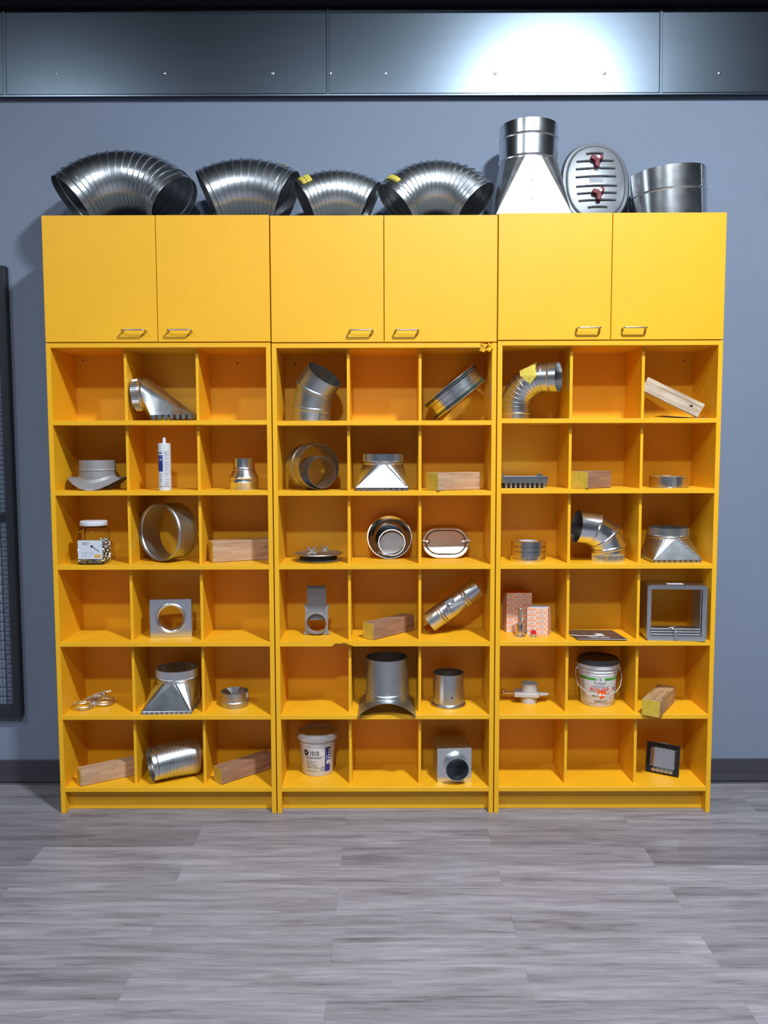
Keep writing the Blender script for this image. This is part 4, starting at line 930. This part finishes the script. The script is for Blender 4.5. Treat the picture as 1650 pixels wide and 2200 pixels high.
# foil tape rolls
z = Z(3, 3); Yf = .125; c = at(1134, 1200, Yf)
for i, (zz, rr, lab) in enumerate(((0, .0745, 'lower roll of printed silver foil tape'), (.029, .0735, 'upper roll of printed silver foil tape'))):
    h = (.0285, .055)[i]
    t = thing('foil_tape_roll', lab, 'tape roll', T(c.x+.002*i, Yf, z+.0005+zz), 'foil tape rolls')
    MB().rings([[(q*math.cos(2*PI*j/64), q*math.sin(2*PI*j/64), hh_) for j in range(64)] for q, hh_ in ((.039, 0), (rr, 0), (rr, h), (.039, h))], closed=True).build('tape_winding', 'foil', t, smooth=30)
    MB().pipe([(.039, .0), (.039, h)], t=.004, n=48).build('paper_core', 'white_paper', t)
    g = MB()
    for q in ((.012,) if i == 0 else (.012, .034)):
        for a in (-1.1, -.25, .6):
            vs, fs = text_geo('FOIL TAPE UL 181A-P', .0055, .0001, .9); g.add(wrap_flat(vs, rr+.0004, a, q), fs)
        gv, gf = grid_rect(.19, .0007, 26); g.add(wrap_flat(gv, rr+.0004, -1.3, q-.0035), gf)
    g.build('printed_text', 'ink_black', t, smooth=0)
# adjustable elbow
Ya = .118; c = at(1306, 1203, Ya)
th, _ = gored('adjustable_elbow', 'shiny adjustable right-angle elbow facing left in the third row of the right unit', T(c.x, Ya, z+.0005), .0695, [(0, 0, .036), (0, 0, .056), (-.020, -.006, .104), (-.066, -.012, .137), (-.140, -.020, .147)], 'galvanized_bright')
MB().pipe([(.0693, .040)]+[(.0693, q) for q in ramp(.036, .0, 6)], n=180, crimp=(-1, .034, 56, .0035)).build('crimped_collar', 'galvanized_bright', th)
boot('register_boot', 'galvanized boot with riveted seam and wide foot, third row of the right unit', T(at(1440, 1207, .125).x, .132, z+.0004), .088, .044, .082, .200, .19, -.004, .022, (9, 8), 'galvanized', rivets=1)
# cartons and pins
z = Z(3, 4)
def carton(label, c, yaw, w_, d_, h_, rows, cols, dcols):
    t = thing('carton', label, 'carton', T(c.x, c.y, z+.0006) @ RZ(yaw), 'orange printed cartons')
    MB().box(0, w_, 0, d_, 0, h_).build('box', 'carton_orange', t, bevel=.0008, smooth=0)
    g = MB()
    for face in (0, 1, 2):
        fw = w_ if face == 0 else d_; nc = cols if face == 0 else dcols
        M = T(0, -.0006, 0) @ RX(90) if face == 0 else (T(w_+.0006, 0, 0) @ RZ(90) @ RX(90) if face == 1 else T(-.0006, d_, 0) @ RZ(-90) @ RX(90))
        rh = h_/rows; cw = fw/nc
        for i in range(rows):
            for j in range(int(nc+.99)):
                x0 = j*cw; x1 = min(fw, x0+cw)-.0008; zz = i*rh
                if x1-x0 < .004: continue
                rc = lambda d, h, k: g.add([(x0+d, zz+d*.7, h), (x1-d, zz+d*.7, h), (x1-d, zz+rh-d*.7, h), (x0+d, zz+rh-d*.7, h)], [(0, 1, 2, 3)], M, k)
                rc(.0006, 0, 0)
                if (i+j) % 2 == 0: s_, k = 'DURO', 1
                else: s_, k = 'DYNE', 0; rc(.0026, .0002, 2)
                vs, fs = text_geo(s_, rh*.72, .0003 if k else .0002, 1.)
                wd = max(v[0] for v in vs); q = cw*.66/wd
                vs = [(x0+cw*.17+v[0]*q, zz+rh*.25+v[1]) for v in vs]
                if max(v[0] for v in vs) > fw: continue
                g.add([(x, y, .0005) for x, y in vs], fs, M, k)
    g.build('printed_pattern', ['carton_cream', 'ink_grey', 'carton_orange'], t, smooth=0)
    return t
cA = onz(1088, 1358.5, z); cB = onz(1177, 1367.5, z)
tA = carton('tall orange and white printed carton in the fourth row', cA, 6, .112, .070, .172, 14, 3.3, 2)
tB = carton('short orange and white printed carton in front of the tall one', V(cB.x-.089*math.cos(R(-20)), cB.y-.089*math.sin(R(-20)), 0), -20, .089, .078, .118, 10, 2.2, 2)
MB().box(.004, .085, .004, .074, .118, .1186).build('paper_flap', 'white_paper', tB, smooth=0)
c = onz(1117, 1366, z)
t = thing('cup_pin', 'tall silver pin with a washer foot standing in front of the cartons', 'fastener', T(c.x, c.y, z+.0004))
MB().lathe([(0, 0), (.0255, 0), (.0255, .0016), (.012, .002), (.012, .014), (.0105, .016), (0, .016)], 36).build('washer_foot', 'zinc', t)
MB().lathe([(.0152, .008), (.0155, .050), (.0145, .053), (.008, .054), (0, .054)], 36).build('sleeve', 'galvanized_bright', t)
MB().lathe([(.0085, .053), (.0085, .118), (.007, .120), (0, .120)], 24).build('shank', 'zinc', t)
c2_ = onz(1128, 1361, z)
t = thing('loose_washer', 'thin flat washer lying behind the tall silver pin', 'fastener', T(c2_.x+.004, c2_.y+.032, z+.0004))
MB().rings([[(q*math.cos(2*PI*j/32), q*math.sin(2*PI*j/32), hh_) for j in range(32)] for q, hh_ in ((.005, 0), (.024, 0), (.024, .0016), (.005, .0016))], closed=True).build('washer', 'zinc', t)
c = onz(1146, 1367.5, z)
t = thing('capped_pin', 'small silver pin with a red cap in front of the short carton', 'fastener', T(c.x, c.y, z+.0004))
MB().lathe([(0, 0), (.0195, 0), (.0195, .0014), (.011, .0018), (.0105, .013), (0, .013)], 32).build('washer_foot', 'zinc', t)
MB().pipe([(.0125, .012), (.0120, .016), (.0095, .027), (.0075, .0275)], t=.007, n=48).build('red_cap', 'red_cap', t)
# brochures
fl, frr, br = onz(1238, 1377, z), onz(1345, 1378, z), onz(1317, 1353, z)
ex_ = (frr-fl); ey = (br-frr)
for i in range(2):
    t = thing('brochure', ['dark printed brochure with a white swoosh lying on the shelf', 'dark brochure underneath the one with the white swoosh'][i], 'brochure', T(fl.x+(.010 if i else .008), fl.y+(.034 if i else .006), z+(.0014 if i else .0046)) @ RZ(math.degrees(math.atan2(ex_.y, ex_.x))), 'brochures')
    wx_ = ex_.length; sk = -.022
    v = [(0, 0), (wx_, 0), (wx_+sk, .160), (sk, .160)]
    g = MB().add([(x, y, 0) for x, y in v]+[(x, y, .0025) for x, y in v], [(3, 2, 1, 0), (4, 5, 6, 7), (0, 1, 5, 4), (1, 2, 6, 5), (2, 3, 7, 6), (3, 0, 4, 7)]); g.build('cover', 'brochure_dark', t, smooth=0)
    MB().box(.0, wx_, -.0003, .0003, .0004, .0022).build('page_edges', 'white_paper', t, smooth=0)
    if i == 0:
        g = MB(); sw = [(-.030, .092, ), (-.022, .078), (.03, .066), (.075, .068), (.098, .082), (.088, .104), (.094, .108), (.118, .100), (.128, .062), (.075, .052), (-.012, .062)]
        g.add([(x-.0, y, .0028) for x, y in sw], [(0, 1, 10), (1, 2, 9, 10), (2, 3, 8, 9) if 0 else (2, 3, 9), (3, 4, 8, 9), (4, 5, 6, 7), (4, 7, 8)])
        flat_text(g, 'SPRAY-SEAL', .0165, .052, .030, T(0, 0, .0028), bold=.0004); flat_text(g, 'DUCT SEALANT', .0105, .062, .016, T(0, 0, .0028), bold=.0002)
        g.build('cover_print', 'white_print', t, smooth=0)
# square frame damper
Yq = .004; c = at(1453, 1379, Yq); sc = S(Yq, z)
t = thing('frame_damper', 'square galvanized frame damper with folded blades at the bottom', 'damper', T(c.x, Yq, z+.0006) @ RZ(-4))
hw, hh, dp = .1215, .1165, .135
def rrect(w_, h0_, h1_, y, r_, n=5):
    o = []
    for cx_, cz_, st in ((w_-r_, h0_+r_, -90), (w_-r_, h1_-r_, 0), (-w_+r_, h1_-r_, 90), (-w_+r_, h0_+r_, 180)): o += [(cx_+r_*math.cos(R(st+90*i/n)), y, cz_+r_*math.sin(R(st+90*i/n))) for i in range(n+1)]
    return o
H2 = hh*2
MB().rings([rrect(hw, 0, H2, 0, .012), rrect(hw, 0, H2, dp, .012), rrect(hw-.0015, .0015, H2-.0015, dp, .011), rrect(hw-.0015, .0015, H2-.0015, .0, .011)], closed=True).build('casing', 'galvanized', t, smooth=30)
MB().rings([rrect(hw-.0015, .0015, H2-.0015, .006, .011), rrect(hw-.018, .018, H2-.018, .006, .002), rrect(hw-.018, .018, H2-.018, .010, .002), rrect(hw-.0015, .0015, H2-.0015, .010, .011)], closed=True).build('front_lip', 'galvanized_bright', t, smooth=30)
MB().rings([rrect(hw-.0015, .0015, H2-.0015, dp-.010, .011), rrect(hw-.024, .024, H2-.024, dp-.010, .002), rrect(hw-.024, .024, H2-.024, dp-.006, .002), rrect(hw-.0015, .0015, H2-.0015, dp-.006, .011)], closed=True).build('rear_lip', 'galvanized_dull', t, smooth=30)
MB().box(hw-.024, hw-.020, .012, dp-.012, .02, H2-.02).build('track', 'galvanized_dull', t, smooth=0)
for i in range(4):
    MB().box(-hw+.019, hw-.019, .012, .07, .007+.0115*i, .015+.0115*i).build('folded_blade', 'galvanized', t, bevel=.002)
MB().box(-.010, .004, -.002, .012, .004, .040).build('blade_catch', 'galvanized', t, bevel=.001)
MB().sweep([(-.030, .012, .052), (-.016, .006, .055), (-.012, .002, .047), (-.004, 0, .052), (-.008, .004, .060), (-.016, .006, .062)], .0018, n=6).build('fusible_link', 'wire_metal', t)
MB().sweep([(-.012, .002, .048), (.002, -.001, .040), (.008, .0, .042)], .0018, n=6).build('fusible_link', 'wire_metal', t)
MB().box(-.035, .032, .03, .055, H2, H2+.0012).build('sticker', 'white_paper', t, smooth=0)
# small blast gate lying flat
z = Z(3, 5); Yb = .175; c = at(1133, 1507, Yb)
t = thing('small_blast_gate', 'small grey plastic blast gate lying flat with its handle to the left', 'blast gate', T(c.x+.006, Yb, z+.0005) @ RZ(-8))
MB().pipe([(.036, 0), (.036, .030)], t=.003, n=40).build('lower_ring', 'light_plastic', t)
MB().prism([(-.066, -.034), (-.060, -.042), (.040, -.040), (.046, -.030), (.046, .036), (.040, .042), (-.060, .042), (-.066, .034)], .030, .046, M=RX(90) @ Matrix.Scale(-1, 4, (0, 1, 0)) if 0 else Matrix(((1, 0, 0, 0), (0, 0, 1, 0), (0, 1, 0, 0), (0, 0, 0, 1)))).build('body', 'light_plastic', t, bevel=.002)
MB().pipe([(.036, .046), (.036, .084)], t=.003, n=40, M=T(.002, .004, 0)).build('upper_ring', 'light_plastic', t)
MB().box(-.110, -.060, -.012, .012, .035, .041).lathe([(0, .030), (.009, .030), (.009, .052), (0, .052)], 16, M=T(-.110, 0, 0)).build('slide_handle', 'nickel', t, bevel=.0012)
MB().prism([(.044, -.022), (.082, -.008), (.086, 0), (.082, .008), (.044, .022)], .034, .042, M=Matrix(((1, 0, 0, 0), (0, 0, 1, 0), (0, 1, 0, 0), (0, 0, 0, 1)))).build('end_ear', 'light_plastic', t, bevel=.0012)
for x, y in ((-.058, -.036), (.038, -.034)): MB().ball((x, y, .047), .0055, 10).build('screw', 'zinc', t)
# pail with a dark lid
Yu = .168; c = at(1283, 1515, Yu)
t = thing('sealant_pail', 'white printed pail with a dark grey lid, green band and wire handle', 'pail', T(c.x, Yu, z+.0004) @ RZ(-4))
rb, rt, h = .0715, .0855, .165
rf = lambda q: rb+(rt-rb)*min(1, max(0, q/h))
MB().lathe([(0, 0), (rb-.003, 0), (rb, .004), (rf(.138), .138), (rf(.138)+.0025, .140), (rf(.14), .143), (rf(.15), .150), (rf(.15)+.004, .152), (rf(.16), .156), (rf(.165), .165), (rt+.006, .167), (rt+.0065, .182), (0, .182)], 64).build('bucket', 'white_plastic', t, smooth=35)
MB().lathe([(rt+.004, .1825), (rt+.0045, .188), (rt+.002, .199), (rt-.003, .203), (rt-.008, .203), (rt-.012, .198), (0, .197)], 64).build('lid', 'lid_grey', t, smooth=35)
for s_ in (-1, 1): MB().box(s_*(rt+.002)-.005, s_*(rt+.002)+.005, -.010, .010, .150, .170).build('handle_lug', 'white_plastic', t, bevel=.0015)
MB().sweep([(-(rt+.009), 0, .160), (-(rt+.013), -.022, .125), (-(rt+.006), -.052, .090), (-.060, -.082, .068), (-.052, -.0875, .062), (-.020, -.098, .061), (.030, -.100, .062), (.062, -.086, .074), (rt-.001, -.062, .092), (rt+.011, -.030, .125), (rt+.009, 0, .160)], .0014, n=8).build('wire_handle', 'white_plastic', t)
gm = MB()
def LB(vs_fs, a, zz, k, o2=.0003): gm.add(wrap_flat(vs_fs[0], lambda q: rf(q)+o2, a, zz), vs_fs[1], None, k)
LB(grid_rect(.235, .0115, 36), -1.42, .118, 0)
LB(grid_rect(.030, .012, 6), -.18, .1165, 1, .0006); LB(text_geo('GREEN', .0042, .00015), -.13, .1245, 2, .0009); LB(text_geo('GRIP', .0058, .0002), -.11, .1185, 2, .0009)
LB(disc(.006), -.245, .1235, 1, .0006); LB(disc(.004), -.245, .1235, 0, .0009)
LB(text_geo('LOW VOC', .0042, .0001), .72, .122, 1, .0006)
LB(text_geo('h', .013, .0004), -.36, .1045, 3); LB(text_geo('HARDCAST', .0066, .0002, 1.25), -.24, .1045, 2)
LB(text_geo('DUCT SEALING SYSTEMS', .0038, .0001), -.33, .0985, 2)
LB(text_geo('WATER BASED FIBER REINFORCED DUCT SEALANT', .0042, .00015, .8), -.52, .0895, 2)
LB(text_geo('IRON-GRIP', .0165, .0005, 1.02), -.60, .0740, 4)
LB(text_geo('SELLADOR PARA', .0036, .0001), -.62, .0670, 2)
LB(grid_rect(.090, .0010, 14), -.62, .0722, 4)
dm = [(-.020, .022), (.020, .022), (.022, .010), (.018, -.004), (-.002, -.016)]
LB(fan(dm, 5), .02, .050, 5)
for x, y, q in ((-.004, .006, .0055), (.011, .004, .0042)): LB(disc(q, x, y, 1.3), .02, .050, 1, .0006)
LB(text_geo('304156', .0098, .0003, .85), -.50, .046, 2); LB(text_geo('321', .0095, .0005), .34, .0560, 4); LB(grid_rect(.024, .0013, 4), .33, .0520, 2)
LB(grid_rect(.032, .0095, 5), .33, .0380, 6); LB(grid_rect(.0305, .0080, 5), .335, .0388, 1, .0006); LB(text_geo('FOR ALL JOBS', .0038, .0001), .36, .0415, 2, .0009)
LB(grid_rect(.024, .0100, 5), .60, .1000, 6); LB(grid_rect(.0226, .0086, 5), .61, .1007, 1, .0006); LB(text_geo('1 GALLON', .0034), .63, .1035, 3, .0009)
LB(disc(.0062), .80, .0800, 3); LB(disc(.0036), .80, .0800, 4, .0006)
LB(text_geo('FOR PROFESSIONAL USE ONLY', .0048, .0002, .9), -.40, .0265, 2); LB(text_geo('USO PROFESIONAL SOLAMENTE', .0042, .0001, .9), -.37, .0205, 2)
for i in range(7): LB(grid_rect(.016, .0011, 4), -1.0+i*.31, .0135, 4)
rnd = random.Random(4)
for q in ramp(.030, .108, 22):
    LB(grid_rect(.016*(.5+.5*rnd.random()), .0014, 4), -1.10, q, 6)
    LB(grid_rect(.014, .0022, 4), 1.02, q, 6)
gm.build('printed_label', ['ink_green', 'white_print', 'ink_black', 'ink_navy', 'ink_red', 'ink_orange', 'ink_grey'], t, smooth=0)
block('timber_block', 'weathered wood block jutting over the shelf edge in the right unit', 1417, 1543, z, 57, .255, .074, .069, 'pine_worn')
# gasketed access panel
z = Z(3, 6); pa, pb = onz(1387, 1657, z), onz(1458, 1671, z); d = pb-pa
t = thing('gasketed_access_panel', 'small square access panel with a black gasket and shiny inside, bottom row', 'access door', T(pa.x, pa.y, z+.0030) @ RZ(math.degrees(math.atan2(d.y, d.x))) @ RX(-8))
w_ = d.length; h_ = .131; q = .022
def frm(y0, y1, x0, x1, z0, z1, q_): return MB().box(x0, x1, y0, y1, z0, z0+q_).box(x0, x1, y0, y1, z1-q_, z1).box(x0, x0+q_, y0, y1, z0+q_, z1-q_).box(x1-q_, x1, y0, y1, z0+q_, z1-q_)
frm(0, .012, 0, w_, 0, h_, .010).build('frame', 'galvanized', t, smooth=0)
frm(-.005, -.0002, .001, w_-.001, .001, h_-.001, q-.003).build('gasket', 'gasket_black', t, bevel=.0006, smooth=0)
MB().box(.0102, w_-.0102, .0105, .0118, .0102, h_-.0102).build('inner_plate', 'mirror_steel', t, smooth=0)
for s0, s1, sx_ in (('z', 0, 1),):
    n = 5; a0, a1 = q+.002, w_-q-.002; st = (a1-a0)/n
    for i in range(n):
        x = a0+i*st
        MB().box(x+.001, x+st-.001, -.006, .010, q-.004, q-.003).build('bent_tab', 'galvanized_bright', t, smooth=0)
        MB().box(x+.001, x+st-.001, -.0065, -.0055, q-.015, q-.004).build('bent_tab', 'galvanized', t, smooth=0)
        MB().box(x+.001, x+st-.001, -.004, .010, h_-q+.003, h_-q+.004).build('bent_tab', 'galvanized_bright', t, smooth=0)
        if i < 4: MB().box(x+st-.0006, x+st+.0006, -.0056, -.005, h_-q+.002, h_-q+.009, M=None).build('tab_fold', 'galvanized_dull', t, smooth=0)
    b0, b1 = q+.002, h_-q-.002; st = (b1-b0)/4
    for i in range(4):
        MB().box(w_-q+.003, w_-q+.004, -.004, .010, b0+i*st+.001, b0+(i+1)*st-.001).build('bent_tab', 'galvanized_bright', t, smooth=0)
        MB().box(w_-q+.003, w_-q+.010, -.0056, -.005, b0+(i+1)*st-.0006, b0+(i+1)*st+.0006).build('tab_fold', 'galvanized_dull', t, smooth=0)
        MB().box(q-.004, q-.003, -.006, .010, b0+i*st+.001, b0+(i+1)*st-.001).build('bent_tab', 'galvanized_bright', t, smooth=0)
MB().box(w_*.36, w_*.64, .002, .010, h_, h_+.003).build('clip', 'galvanized', t, smooth=0)
